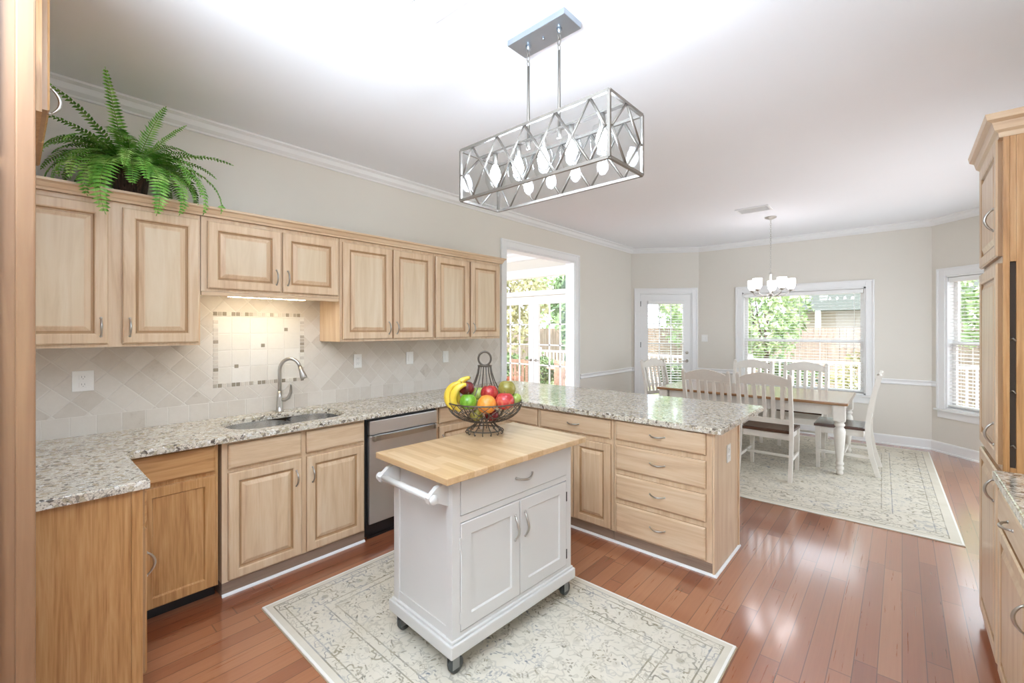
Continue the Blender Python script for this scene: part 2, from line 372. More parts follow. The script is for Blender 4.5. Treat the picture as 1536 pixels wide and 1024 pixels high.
    def sweep(s, path, prof, T=None):
        """profile (out, z) swept along 2-D path, offset to the right of travel, mitred"""
        P = [Vector(p) for p in path]; vs = []; fs = []; n = len(prof)
        for i, p in enumerate(P):
            ns = []
            for a, b in ((i-1, i), (i, i+1)):
                if a >= 0 and b < len(P): d = (P[b]-P[a]).normalized(); ns.append(Vector((d.y, -d.x)))
            q = (ns[0]+ns[-1]).normalized(); k = 1/max(.3, q.dot(ns[0]))
            for o, z in prof: vs.append((p.x+q.x*o*k, p.y+q.y*o*k, z))
        for i in range(len(P)-1):
            for k in range(n): fs.append((i*n+k, i*n+(k+1) % n, (i+1)*n+(k+1) % n, (i+1)*n+k))
        fs.append(tuple(range(n))); fs.append(tuple((len(P)-1)*n+k for k in range(n-1, -1, -1)))
        return s.add(vs, fs, False, T)
    def build(s, name, m=None, parent=None):
        me = bpy.data.meshes.new(name); me.from_pydata(s.v, [], s.f)
        ms = s.mats if s.mats else [m]
        for q in ms: me.materials.append(M[q] if isinstance(q, str) else q)
        me.polygons.foreach_set('material_index', s.mi); me.polygons.foreach_set('use_smooth', s.sm)
        bm = bmesh.new(); bm.from_mesh(me); bmesh.ops.recalc_face_normals(bm, faces=bm.faces); bm.to_mesh(me); bm.free(); me.update()
        o = bpy.data.objects.new(name, me); C.objects.link(o)
        if parent is not None: o.parent = parent
        return o
def tag(o, label=None, cat=None, group=None, kind=None):
    if label: o['label'] = label
    if cat: o['category'] = cat
    if group: o['group'] = group
    if kind: o['kind'] = kind
    return o
def thing(name, label, cat, loc=(0, 0, 0), rz=0, group=None):
    o = bpy.data.objects.new(name, None); o.empty_display_size = .1; C.objects.link(o); o.location = loc; o.rotation_euler = (0, 0, rz); return tag(o, label, cat, group)
def struct(o): o['kind'] = 'structure'; return o
def sroot(name, loc=(0, 0, 0), rz=0):
    o = bpy.data.objects.new(name, None); C.objects.link(o); o.location = loc; o.rotation_euler = (0, 0, rz); return struct(o)
KIDS = {}
def kids(o): return [c for c in bpy.data.objects if c.parent == o]
def dup(o, loc=None, rz=None, parent=None, label=None):
    c = o.copy(); C.objects.link(c)
    if parent is not None: c.parent = parent
    if loc is not None: c.location = loc
    if rz is not None: c.rotation_euler = (0, 0, rz)
    if label: c['label'] = label
    for k in kids(o): dup(k, parent=c)
    return c
def arcpull(mb, x, z, ax='z', L=.1, y=-.02, out=.028, r=.0042):
    """bow handle on a front at plane y (facing -y)"""
    pts = []; rs = []
    for i in range(13):
        t = i/12; a = (t-.5)*L; b = y-out*sin(pi*t)**.7
        if i in (0, 12): b = y
        pts.append((x, b, z+a) if ax == 'z' else (x+a, b, z-.004*sin(pi*t))); rs.append(r*(.85+.5*sin(pi*t)))
    mb.tube(pts, rs, 8)
    for sg in (-.5, .5):
        p = (x, y, z+sg*L) if ax == 'z' else (x+sg*L, y, z)
        mb.add(*ball(p, .0065))
    return mb
def ball(c, r, n=8, m=6, sq=(1, 1, 1)):
    vs = []; fs = []
    for i in range(m+1):
        a = pi*i/m
        for k in range(n): b = 2*pi*k/n; vs.append((c[0]+r*sq[0]*sin(a)*cos(b), c[1]+r*sq[1]*sin(a)*sin(b), c[2]+r*sq[2]*cos(a)))
    for i in range(m):
        for k in range(n): fs.append((i*n+k, i*n+(k+1) % n, (i+1)*n+(k+1) % n, (i+1)*n+k))
    return vs, fs, True

# ------------------------------------------------------------------ room shell
XW = -3.486; XR = .97; ZC = 2.885; YR = -3.4
A = [(XW, YR), (XW, 7.05), (-2.569, 7.668), (.281, 7.668), (XR, 6.979), (XR, YR)]
fl = MB(); fl.prism([(XW-.02, YR), (XW-.02, 7.05), (-2.57, 7.69), (.29, 7.69), (XR+.02, 6.99), (XR+.02, YR)], -.12, 0)
struct(fl.build('floor', 'floor'))
ce = MB(); ce.prism([(XW-.02, YR), (XW-.02, 7.06), (-2.57, 7.7), (.29, 7.7), (XR+.02, 6.99), (XR+.02, YR)], ZC, ZC+.1); struct(ce.build('ceiling', 'ceiling'))
def frame2(p0, p1):
    """local frame: x along wall, y outward (away from the room), z up"""
    d = (Vector(p1)-Vector(p0)); return d.length, atan2(d.y, d.x)
def wall(name, p0, p1, ops=(), th=.14, zt=ZC, ext=(0, 0)):
    L, a = frame2(p0, p1); mb = MB(); xs = -ext[0]
    for (s0, s1, z0, z1) in sorted(ops):
        mb.box(xs, s0, 0, th, 0, zt)
        if z0 > 0: mb.box(s0, s1, 0, th, 0, z0)
        if z1 < zt: mb.box(s0, s1, 0, th, z1, zt)
        xs = s1
    mb.box(xs, L+ext[1], 0, th, 0, zt)
    o = mb.build(name, 'wall'); o.location = (*p0, 0); o.rotation_euler = (0, 0, a); return struct(o)
OP = (3.845, 5.31, 2.475)                                     # cased opening to the sunroom: y0, y1, z1
wall('wall_left', A[0], A[1], [(OP[0]-YR, OP[1]-YR, 0, OP[2])])
DR = (.135, .998, 2.125)                                     # garden door in the left bay wall
wall('wall_bay_left', A[1], A[2], [(DR[0], DR[1], 0, DR[2])], ext=(.0, .05))
WB = (-1.90, -.37, .62, 2.09)
wall('wall_back', A[2], A[3], [(WB[0]+2.569, WB[1]+2.569, WB[2], WB[3])], ext=(0, .05))
WD = (.165, .86, .54, 2.165)
wall('wall_bay_right', A[3], A[4], [WD], ext=(0, .05))
WR = (.35, 3.0, .25, 2.35)  # opening for the added, unseen window in the right wall
wall('wall_right', A[4], A[5], [WR])
wall('wall_rear', (XR, YR), (XW, YR), [(1.6, 2.7, .9, 2.1)])  # opening added behind the camera to let extra daylight in
# crown, chair rail, baseboards
crown = [(0, ZC), (.085, ZC), (.085, ZC-.012), (.06, ZC-.022), (.045, ZC-.05), (.02, ZC-.066), (.014, ZC-.076), (0, ZC-.076)]
mb = MB(); mb.sweep(A, crown); struct(mb.build('trim_1', 'trim'))
rail = [(0, .865), (.022, .865), (.026, .855), (.016, .838), (.016, .82), (.024, .808), (.018, .797), (0, .795)]
base = [(0, .125), (.012, .125), (.016, .11), (.016, .02), (.028, .016), (.03, 0), (0, 0)]
d1 = (Vector(A[2])-Vector(A[1])).normalized(); d2 = (Vector(A[4])-Vector(A[3])).normalized()
def pt(p, d, s): return (p[0]+d.x*s, p[1]+d.y*s)
def sw(name, path, prof, m='trim'):
    mb = MB(); mb.sweep(path, prof); return struct(mb.build(name, m))
sw('trim_2', [(XW, 5.43), A[1], pt(A[1], d1, .05)], rail)
sw('baseboard_left', [(XW, 5.43), A[1], pt(A[1], d1, .05)], base)
sw('trim_3', [pt(A[1], d1, 1.085), A[2], (-2.0, 7.668)], rail)
sw('baseboard_back', [pt(A[1], d1, 1.085), A[2], A[3], A[4], (XR, 3.45)], base)
sw('trim_4', [(-.265, 7.668), A[3], pt(A[3], d2, .075)], rail)
def casing(mb, x0, x1, z0, z1, w=.085, bottom=False, y=0):
    """flat moulded casing around an opening, room side (-y)"""
    def bar(a, b, c, d):
        mb.box(a, b, y-.016, y+.002, c, d, .003)
    bar(x0-w, x0, z0-(w if bottom else 0), z1+w); bar(x1, x1+w, z0-(w if bottom else 0), z1+w); bar(x0, x1, z1, z1+w)
    mb.box(x0-w-.008, x0-w+.014, y-.026, y, z0, z1+w+.008, .004); mb.box(x1+w-.014, x1+w+.008, y-.026, y, z0, z1+w+.008, .004)
    mb.box(x0-w+.014, x1+w-.014, y-.026, y, z1+w-.014, z1+w+.008, .004)
    if bottom: bar(x0, x1, z0-w, z0)
# cased opening
L_, a_ = frame2(A[0], A[1])
mb = MB(); y0 = OP[0]-YR; y1 = OP[1]-YR
casing(mb, y0, y1, 0, OP[2]); mb.box(y0, y0+.018, 0, .15, 0, OP[2]-.018); mb.box(y1-.018, y1, 0, .15, 0, OP[2]-.018); mb.box(y0, y1, 0, .15, OP[2]-.018, OP[2])
o = mb.build('trim_5', 'trim'); o.location = (*A[0], 0); o.rotation_euler = (0, 0, a_); struct(o)

# ------------------------------------------------------------------ windows, garden door, blinds
def window(num, p0, p1, op, mull=False):
    L, a = frame2(p0, p1); s0, s1, z0, z1 = op; r = sroot('window_%d' % num, (*p0, 0), a)
    mb = MB(); casing(mb, s0, s1, z0, z1)
    for q in ((s0, s0+.02, z0, z1), (s1-.02, s1, z0, z1), (s0, s1, z1-.02, z1), (s0, s1, z0, z0+.02)): mb.box(q[0], q[1], 0, .14, q[2], q[3])
    mb.build('window_frame', 'trim', r)
    mb = MB(); mb.box(s0-.11, s1+.11, -.045, .05, z0-.025, z0, .006); mb.box(s0-.085, s1+.085, -.016, 0, z0-.11, z0-.025, .004); mb.build('window_sill', 'trim', r)
    zm = 1.345
    for nm, za, zb, y in (('upper_sash', zm-.02, z1-.02, .095), ('lower_sash', z0+.02, zm+.02, .07)):
        mb = MB(); w = .042
        mb.box(s0+.02, s0+.02+w, y, y+.025, za, zb); mb.box(s1-.02-w, s1-.02, y, y+.025, za, zb)
        mb.box(s0+.02+w, s1-.02-w, y, y+.025, za, za+w); mb.box(s0+.02+w, s1-.02-w, y, y+.025, zb-w, zb)
        if mull: mb.box((s0+s1)/2-.016, (s0+s1)/2+.016, y+.003, y+.022, za+w, zb-w)
        s = mb.build(nm, 'trim', r)
        mb = MB(); mb.box(s0+.02+w, s1-.02-w, y+.010, y+.014, za+w, zb-w); mb.build('pane', 'glass', s)
    return r
def blind(label, p0, p1, s0, s1, z0, z1, y=.03, tilt=18, pitch=.042, depth=.044):
    L, a = frame2(p0, p1); r = thing('window_blind', label, 'blind', (*p0, 0), a)
    mb = MB(); mb.box(s0, s1, y-.02, y+.04, z1-.055, z1, .004); mb.build('head_rail', 'blind', r)
    mb = MB(); mb.box(s0, s1, y-.018, y+.03, z0, z0+.018, .004); mb.build('bottom_rail', 'blind', r)
    mb = MB(); z = z0+.05; t = R(tilt)
    while z < z1-.07:
        dy = cos(t)*depth/2; dz = sin(t)*depth/2; c = y+.008
        mb.add([(s0+.004, c-dy, z-dz), (s1-.004, c-dy, z-dz), (s1-.004, c+dy, z+dz), (s0+.004, c+dy, z+dz), (s0+.004, c-dy, z-dz+.0025), (s1-.004, c-dy, z-dz+.0025), (s1-.004, c+dy, z+dz+.0025), (s0+.004, c+dy, z+dz+.0025)],
               [(3, 2, 1, 0), (4, 5, 6, 7), (0, 1, 5, 4), (1, 2, 6, 5), (2, 3, 7, 6), (3, 0, 4, 7)]); z += pitch
    mb.build('slats', 'blind', r)
    mb = MB(); n = max(2, int((s1-s0)/.5)+1)
    for i in range(n):
        x = s0+.1+(s1-s0-.2)*i/(n-1); mb.box(x-.0015, x+.0015, y-.016, y-.014, z0+.01, z1-.05); mb.box(x-.0015, x+.0015, y+.030, y+.032, z0+.01, z1-.05)
    mb.build('ladder_cords', 'blind', r)
    return r
bo = (WB[0]+2.569, WB[1]+2.569)
window(1, A[2], A[3], (*bo, WB[2], WB[3]), False)
blind('white slatted blind lowered in the wide window behind the dining table', A[2], A[3], bo[0]+.024, bo[1]-.024, .66, 2.065, .03, 4)
window(2, A[3], A[4], WD)
blind('white slatted blind in the narrow right bay window', A[3], A[4], WD[0]+.024, WD[1]-.024, .58, 2.14, .03, 10)
window(3, A[4], A[5], WR, True)  # added window, out of view, put in to bring daylight to the dining side
# garden door
L, a = frame2(A[1], A[2]); r = sroot('door_1', (*A[1], 0), a)
mb = MB(); casing(mb, DR[0], DR[1], 0, DR[2], .078); mb.box(DR[0], DR[0]+.018, 0, .14, 0, DR[2]); mb.box(DR[1]-.018, DR[1], 0, .14, 0, DR[2]); mb.box(DR[0], DR[1], 0, .14, DR[2]-.018, DR[2]); mb.build('door_frame', 'trim', r)
x0, x1, z1 = DR[0]+.021, DR[1]-.021, DR[2]-.022; mb = MB()
mb.box(x0, x0+.125, .01, .05, .005, z1); mb.box(x1-.125, x1, .01, .05, .005, z1); mb.box(x0+.125, x1-.125, .01, .05, .005, .24); mb.box(x0+.125, x1-.125, .01, .05, z1-.15, z1)
for k in (1, 2): xx = x0+.125+(x1-x0-.25)*k/3; mb.box(xx-.009, xx+.009, .02, .04, .24, z1-.15)
for k in range(1, 5): zz = .24+(z1-.39)*k/5; mb.box(x0+.125, x1-.125, .02, .04, zz-.009, zz+.009)
leaf = mb.build('door_leaf', 'trim', r)
mb = MB(); mb.box(x0+.125, x1-.125, .027, .031, .24, z1-.15); mb.build('pane', 'glass', leaf)
mb = MB()
for z in (.35, 1.25, 1.95): mb.box(x0-.006, x0+.006, .0, .012, z-.045, z+.045)
mb.build('hinge', 'hinge', r)
mb = MB(); mb.lathe([(.026, 0), (.026, .006), (.01, .01), (.009, .04)], 12, Matrix.Translation((x1-.06, .01, .98)) @ Matrix.Rotation(R(90), 4, 'X')); mb.tube([(x1-.06, -.03, .98), (x1-.15, -.034, .98)], .008)
mb.lathe([(.025, 0), (.025, .012), (.012, .02)], 12, Matrix.Translation((x1-.06, .01, 1.12)) @ Matrix.Rotation(R(90), 4, 'X')); mb.build('door_handle', 'nickel', r)
blind('white slatted blind hung on the glazed garden door', A[1], A[2], x0+.115, x1-.115, .22, 1.995, -.035, 8)
# sunroom beyond the opening
mb = MB(); mb.box(-6.6, XW-.02, 2.2, 5.95, -.12, 0); struct(mb.build('floor_sunroom', 'floor'))
mb = MB(); mb.box(-6.6, XW-.14, 2.2, 5.9, 2.8, 2.9); struct(mb.build('ceiling_sunroom', 'ceiling'))
YD = 5.75
def swall(name, q):
    mb = MB()
    for b in q: mb.box(*b)
    return struct(mb.build(name, 'wall'))
FX0, FX1, FZ = -5.5, -3.72, 2.42
swall('wall_sunroom_back', [(-6.6, FX0, YD, YD+.14, 0, 2.8), (FX1, XW-.14, YD, YD+.14, 0, 2.8), (FX0, FX1, YD, YD+.14, FZ, 2.8)])
swall('wall_sunroom_left', [(-6.74, -6.6, 2.2, 5.9, 0, 2.8)])
mb = MB(); mb.sweep([(-6.6, YD), (XW-.14, YD)], [(0, 2.8), (.1, 2.8), (.09, 2.77), (.05, 2.74), (.03, 2.68), (0, 2.67)]); struct(mb.build('trim_6', 'trim'))
r = sroot('door_2', (FX0, YD, 0), 0); W = FX1-FX0
mb = MB(); casing(mb, 0, W, 0, FZ, .09); mb.box(0, .04, 0, .14, 0, FZ); mb.box(W-.04, W, 0, .14, 0, FZ); mb.box(0, W, 0, .14, FZ-.04, FZ); mb.box(0, W, -.01, .14, 2.07, 2.15); mb.build('door_frame', 'trim', r)
mb = MB(); mb.box(.04, W-.04, .05, .054, 2.15, FZ-.04); mb.build('transom_pane', 'glass', r)
for (a0, a1) in ((.045, W/2-.003), (W/2+.003, W-.045)):
    mb = MB(); st = .105
    mb.box(a0, a0+st, .02, .06, .01, 2.06); mb.box(a1-st, a1, .02, .06, .01, 2.06); mb.box(a0+st, a1-st, .02, .06, .01, .25); mb.box(a0+st, a1-st, .02, .06, 1.93, 2.06)
    for k in (1, 2): xx = a0+st+(a1-a0-2*st)*k/3; mb.box(xx-.011, xx+.011, .03, .05, .25, 1.93)
    for k in range(1, 5): zz = .25+1.68*k/5; mb.box(a0+st, a1-st, .03, .05, zz-.011, zz+.011)
    lf = mb.build('door_leaf', 'trim', r); mb = MB(); mb.box(a0+st, a1-st, .038, .042, .25, 1.93); mb.build('pane', 'glass', lf)
    mb = MB(); hx = a1-.05 if a0 < .1 else a0+.05; mb.lathe([(.022, 0), (.022, .006), (.008, .01), (.008, .05)], 10, Matrix.Translation((hx, .02, 1.0)) @ Matrix.Rotation(R(90), 4, 'X')); mb.tube([(hx, -.03, 1.0), (hx+(-.09 if a0 < .1 else .09), -.03, 1.0)], .008); mb.build('door_handle', 'nickel', lf)

# ------------------------------------------------------------------ cabinet kit (local: x along the front, front plane y=0 facing -y, body to +y)
def raised(mb, x0, x1, z0, z1, y=0, fw=.06, ms=('oak', 'groove')):
    t = .02
    mb.rings(x0, x1, z0, z1, [(0, y), (0, y-t+.006), (.006, y-t), (fw-.012, y-t), (fw-.006, y-t+.003), (fw, y-t+.010), (fw+.008, y-t+.010), (fw+.03, y-t+.001), (fw+.034, y-t+.001)], None, (0, 4, 5), ms); return mb
def slab(mb, x0, x1, z0, z1, y=0, ms=('oak_h', 'groove')):
    t = .02
    mb.rings(x0, x1, z0, z1, [(0, y), (0, y-t+.008), (.007, y-t+.002), (.012, y-t), (.02, y-t)], None, (0,), ms); return mb
def flatpanel(mb, x0, x1, z0, z1, y=0, fw=.05, t=.02, dp=.009):
    mb.rings(x0, x1, z0, z1, [(0, y), (0, y-t+.003), (.003, y-t), (fw, y-t), (fw+.006, y-t+dp), (fw+.01, y-t+dp)]); return mb
def cab_door(r, x0, x1, z0, z1, hx=None, hz=None, mat='oak', fn=raised, label=None, y=0, hax='z', nm='door', pale=False):
    mb = fn(MB(), x0, x1, z0, z1, y) if fn is flatpanel else fn(MB(), x0, x1, z0, z1, y, ms=(mat, 'groove')+(('oak_pale',) if pale else ())); d = mb.build(nm, mat, r)
    if label: d['label'] = label
    if hx is not None:
        mb = MB(); arcpull(mb, hx, hz, hax, .095 if hax == 'z' else .1, y-.02); mb.build('handle', 'nickel', d)
    return d
XU = -3.157
def upper(label, y0, y1, z0, z1, doors, side=None, x=XU):
    r = thing('wall_cabinet', label, 'cabinet', (x, y0, z0), pi/2, 'wall cabinets over the worktop')
    W = y1-y0; H = z1-z0; D = x-XW-.004
    mb = MB(); mb.box(.001, W-.001, 0.0, D, 0, H); mb.build('body', 'oak', r)
    for (a, b, h) in doors:
        a0, b0 = a-y0, b-y0
        cab_door(r, a0, b0, .018, H-.025, None if h is None else (b0-.03 if h > 0 else a0+.03), .105 if H > .6 else .115, pale=True)
    return r
UT = 2.195
upper('tall oak wall cabinet furthest left, two doors, under the fern', -.30, .755, 1.42, UT, [(-.04, .344, 1), (.40, .745, -1)])
upper('short oak wall cabinet with two small doors above the sink', .757, 1.628, 1.745, UT, [(.789, 1.209, 1), (1.222, 1.612, -1)])
upper('oak wall cabinet just right of the tiled sink recess', 1.63, 2.512, 1.42, UT, [(1.65, 2.075, 1), (2.09, 2.497, -1)])
upper('oak wall cabinet at the right end beside the doorway casing', 2.514, 3.385, 1.42, UT, [(2.528, 2.938, 1), (2.962, 3.372, -1)])
# light rail under the short cabinet, crown moulding over the run
mb = MB(); mb.box(XU-.02, XU, .76, 1.626, 1.72, 1.744, .004); tag(mb.build('light_rail', 'oak_h'), 'thin oak light rail under the short sink cabinet', 'trim')
cr = [(-.0, UT+.001), (.022, UT+.001), (.024, UT+.012), (.03, UT+.018), (.038, UT+.036), (.052, UT+.044), (.052, UT+.056), (-.0, UT+.056)]
mb = MB(); mb.sweep([(XU, -.30), (XU, 3.385), (XW+.004, 3.385)], cr); mb.box(XW+.004, XU, -.3, 3.383, UT+.001, UT+.012); tag(mb.build('cabinet_crown', 'oak_h'), 'stepped oak crown moulding running along the tops of the wall cabinets', 'moulding')
# cabinet over the return leg, close left
r = thing('wall_cabinet', 'high oak cabinet in the upper left corner, beside the tip of the fern', 'cabinet', (-2.22, .073, 2.262), pi, 'wall cabinets over the worktop')
mb = MB(); mb.box(0, .86, 0, .4, 0, .60); mb.build('body', 'honey', r); d = cab_door(r, .03, .42, .02, .58, .07, .07, 'honey')
cab_door(r, .44, .83, .02, .58, None, None, 'honey')

XB = -2.895
def base_cab(name, label, root, rz, W, D, fronts, z0=.075, zt=.878, mat='oak', kick=True, group='base cabinets under the worktop', kickmat='kick', kin=0.0, hollow=False):
    r = thing(name, label, 'cabinet', root, rz, group)
    mb = MB()
    if hollow: mb.box(.001, W-.001, 0, D, z0, .68); mb.box(.001, W-.001, 0, .02, .68, zt); mb.box(.001, .016, .02, D, .68, zt); mb.box(W-.016, W-.001, .02, D, .68, zt)
    else: mb.box(.001, W-.001, 0, D, z0, zt)
    mb.build('body', mat, r)
    if kick:
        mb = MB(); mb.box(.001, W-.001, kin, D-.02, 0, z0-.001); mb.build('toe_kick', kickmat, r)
    for f in fronts:
        kind = f[0]; x0, x1, a, b = f[1:5]; h = f[5] if len(f) > 5 else None
        if kind == 'door':
            cab_door(r, x0, x1, a, b, None if h is None else (x1-.035 if h > 0 else x0+.035), b-.12, mat)
        elif kind == 'flat':
            cab_door(r, x0, x1, a, b, None, None, mat, flatpanel)
        else:
            cab_door(r, x0, x1, a, b, (x0+x1)/2 if h else None, (a+b)/2+.005, mat+'_h', slab, hax='x', nm='drawer')
    return r
base_cab('base_cabinet', 'honey oak corner base cabinet with a flat grained door, beside the near end panel', (XB, .372, 0), pi/2, .405, .585, [('flat', .058, .388, .085, .70), ('drawer', .03, .388, .72, .862)], mat='honey', kickmat='black', kin=.06)
base_cab('base_cabinet', 'oak sink base cabinet with two raised panel doors below the sink', (XB+.012, .79, 0), pi/2, .885, .597, [('door', .03, .44, .085, .695, 1), ('drawer', .03, .438, .718, .856), ('door', .472, .872, .085, .695, -1), ('drawer', .47, .872, .718, .856)], hollow=True)
base_cab('base_cabinet', 'oak corner base cabinet between the dishwasher and the peninsula', (XB, 2.335, 0), pi/2, .513, .585, [('drawer', .02, .44, .73, .862, 1), ('door', .02, .44, .085, .705, -1)])
# return leg by the tall cabinet
r = thing('base_cabinet', 'near base cabinet with a plain honey oak end panel at the lower left', 'cabinet', (-2.29, .352, 0), pi, 'base cabinets under the worktop')
mb = MB(); mb.box(.006, 1.19, 0, .6, .09, .878); mb.build('body', 'honey', r)
mb = MB(); mb.box(-.006, .006, .0, .6, 0, .878, .002); mb.box(-.012, -.006, .0, .035, 0, .878, .002); mb.build('end_panel', 'honey', r)
d = MB(); slab(d, .03, .5, .72, .862, ms=('honey_h', 'groove')); d.build('drawer', 'honey_h', r)
cab_door(r, .03, .5, .11, .70, .05, .545, 'honey')
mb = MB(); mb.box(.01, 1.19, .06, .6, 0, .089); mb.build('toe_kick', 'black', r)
# peninsula
YP = 2.85
base_cab('base_cabinet', 'oak peninsula cabinet in the corner, mostly behind the fruit basket', (-2.872, YP, 0), 0, .66, .5, [('drawer', .06, .645, .73, .862, 1), ('door', .06, .645, .085, .705, 1)])
base_cab('base_cabinet', 'oak peninsula cabinet with one drawer over a raised panel door', (-2.21, YP, 0), 0, .667, .5, [('drawer', .018, .648, .73, .862, 1), ('door', .018, .33, .085, .69, 1), ('door', .335, .648, .085, .69, None)])
pc = base_cab('drawer_cabinet', 'oak four drawer cabinet at the free end of the peninsula', (-1.541, YP, 0), 0, .668, .5, [('drawer', .02, .632, .735, .868, 1), ('drawer', .02, .632, .528, .70, 1), ('drawer', .02, .632, .322, .493, 1), ('drawer', .02, .632, .085, .288, 1)])
mb = MB(); mb.box(.669, .682, -.004, .505, 0.0, .878, .002); mb.build('end_panel', 'oak', pc)
mb = MB(); mb.box(.662, .69, .505, .525, .0, .878, .002); mb.build('corner_post', 'oak', pc)
mb = MB(); mb.box(-2.872, -.895, 3.352, 3.374, .0, .878); tag(mb.build('back_panel', 'oak'), 'oak back panel closing the dining side of the peninsula', 'panel')
# quarter rounds
def qr(path, name):
    mb = MB(); mb.sweep(path, [(0, 0), (.013, 0), (.012, .006), (.008, .011), (0, .014)]); return struct(mb.build(name, 'trim'))
qr([(XB+.012, .79), (XB+.012, 1.675)][::1], 'trim_7')
qr([(-2.87, YP)[::1], (-.857, YP), (-.857, 3.378)][::1], 'trim_8')
# outlets and switches
def outlet(name, label, loc, rz, kind='outlet', w=.072, h=.115):
    r = thing(name, label, name.replace('_', ' '), loc, rz, 'wall plates')
    mb = MB(); mb.box(-w/2, w/2, -.006, 0, -h/2, h/2, .003); mb.build('cover_plate', 'plastic', r)
    mb = MB()
    if kind == 'outlet':
        mb.mat('plastic')
        for dz in (-.021, .021):
            mb.box(-.017, .017, -.009, -.005, dz-.0145, dz+.0145, .003)
        mb.mat('outlet_slot')
        for dz in (-.021, .021):
            for dx in (-.006, .006): mb.box(dx-.0014, dx+.0014, -.0095, -.0088, dz-.002, dz+.008)
            mb.box(-.002, .002, -.0095, -.0088, dz-.01, dz-.006)
        mb.build('sockets', None, r)
    else:
        n = 1 if w < .1 else 2
        for k in range(n):
            c = 0 if n == 1 else (k-.5)*.046
            mb.box(c-.016, c+.016, -.010, -.005, -.032, .032, .003)
        mb.build('rocker', 'plastic', r)
    return r
TX = XW+.0125
for nm, lb, y, z, k, ww in (('power_outlet', 'white outlet on the backsplash under the far left wall cabinet', .273, 1.222, 'outlet', .09), ('power_outlet', 'white outlet on the backsplash right of the sink faucet', 1.955, 1.245, 'outlet', .072),
                            ('light_switch', 'left white switch plate on the backsplash near the doorway', 2.483, 1.245, 'switch', .08), ('light_switch', 'right white switch plate on the backsplash, closest to the doorway', 2.92, 1.237, 'switch', .072)):
    outlet(nm, lb, (TX, y, z), pi/2, k, ww)
outlet('power_outlet', 'white outlet on the oak end panel of the peninsula', (-.8585, 3.127, .70), pi/2, 'outlet', .075)
outlet('light_switch', 'white switch plate on the beige wall between garden door and window', (-2.472, 7.668, 1.365), 0, 'switch', .1)

# ------------------------------------------------------------------ backsplash
mb = MB(); IN = (.903, 1.506, 1.118, 1.633); X0, X1 = XW, XW+.012
def tb(y0, y1, z0, z1): mb.box(X0, X1, y0, y1, z0, z1)
mb.mat('tile'); tb(-.6, IN[0], 1.024, 1.42); tb(.757, IN[0], 1.42, 1.745); tb(IN[1], 3.73, 1.024, 1.42); tb(IN[1], 1.63, 1.42, 1.745); tb(IN[0], IN[1], 1.024, IN[2]); tb(IN[0], IN[1], IN[3], 1.745)
mb.mat('tile_row'); tb(-.6, 3.73, .914, 1.024); mb.mat('tile_in'); mb.box(X0, X1-.001, IN[0], IN[1], IN[2], IN[3])
o = mb.build('trim_9'); struct(o)
mb = MB(); rnd = random.Random(3); s = .026
def mos(y, z, w=.026, h=.026): mb.mat('mos%d' % rnd.choice([0, 1, 2, 3, 4, 5, 2])); mb.box(XW+.008, XW+.0135, y, y+w, z, z+h, .002)
y = IN[0]
while y < IN[1]-.02:
    for z in (IN[2], IN[3]-s): mos(y, z, .024, .026)
    y += .0275
z = IN[2]+.029
while z < IN[3]-.055:
    for y in (IN[0], IN[1]-.030): mos(y, z, .030, .0235)
    z += .027
r = thing('mosaic_panel', 'rectangle of small brown and cream mosaic tiles framing the panel behind the sink', 'mosaic'); mb.build('tile_border', None, r)
for y, z in ((1.36, 1.50), (1.20, 1.385), (1.03, 1.245)): mb = MB(); mb.box(XW+.008, XW+.0135, y, y+.025, z, z+.025, .002); mb.build('accent_tile', 'mos4', r)

# ------------------------------------------------------------------ worktop with sink cutout
def rrect(x0, x1, y0, y1, r, n=6):
    out = []
    for cx, cy, a0 in ((x1-r, y1-r, 0), (x0+r, y1-r, 90), (x0+r, y0+r, 180), (x1-r, y0+r, 270)):
        for i in range(n+1): a = R(a0+90*i/n); out.append((cx+r*cos(a), cy+r*sin(a)))
    return out
SK = (-3.345, -2.925, .875, 1.605)
CT = [(XW, -.26), (-2.262, -.26), (-2.262, .372), (-2.83, .372), (-2.83, 2.815), (-.812, 2.815), (-.812, 3.90), (-3.45, 3.90), (-3.45, 3.735), (XW, 3.735)]
hole = rrect(*SK, .16)
def slabmesh(outer, holes, z0, z1, bev=.006):
    bm = bmesh.new(); es = []
    for loop in [outer]+holes:
        vs = [bm.verts.new((a, b, z1)) for a, b in loop]
        for i in range(len(vs)): es.append(bm.edges.new((vs[i], vs[(i+1) % len(vs)])))
    bmesh.ops.triangle_fill(bm, use_beauty=True, use_dissolve=True, edges=es, normal=(0, 0, 1))
    g = bmesh.ops.extrude_face_region(bm, geom=bm.faces[:]); nv = [q for q in g['geom'] if isinstance(q, bmesh.types.BMVert)]
    bmesh.ops.translate(bm, verts=nv, vec=(0, 0, z0-z1))
    ed = [e for e in bm.edges if abs(e.verts[0].co.z-z1) < 1e-5 and abs(e.verts[1].co.z-z1) < 1e-5 and any(abs(f.normal.z) < .5 for f in e.link_faces)]
    bm.normal_update(); ed = [e for e in bm.edges if abs(e.verts[0].co.z-z1) < 1e-5 and abs(e.verts[1].co.z-z1) < 1e-5 and len(e.link_faces) == 2 and any(abs(f.normal.z) < .5 for f in e.link_faces)]
    if bev: bmesh.ops.bevel(bm, geom=ed, offset=bev, segments=3, affect='EDGES')
    return bm
mb = MB(); mb.frombm(slabmesh(CT, [hole], .879, .914)); tag(mb.build('worktop', 'granite'), 'speckled cream granite worktop running along the wall and over the peninsula', 'worktop')
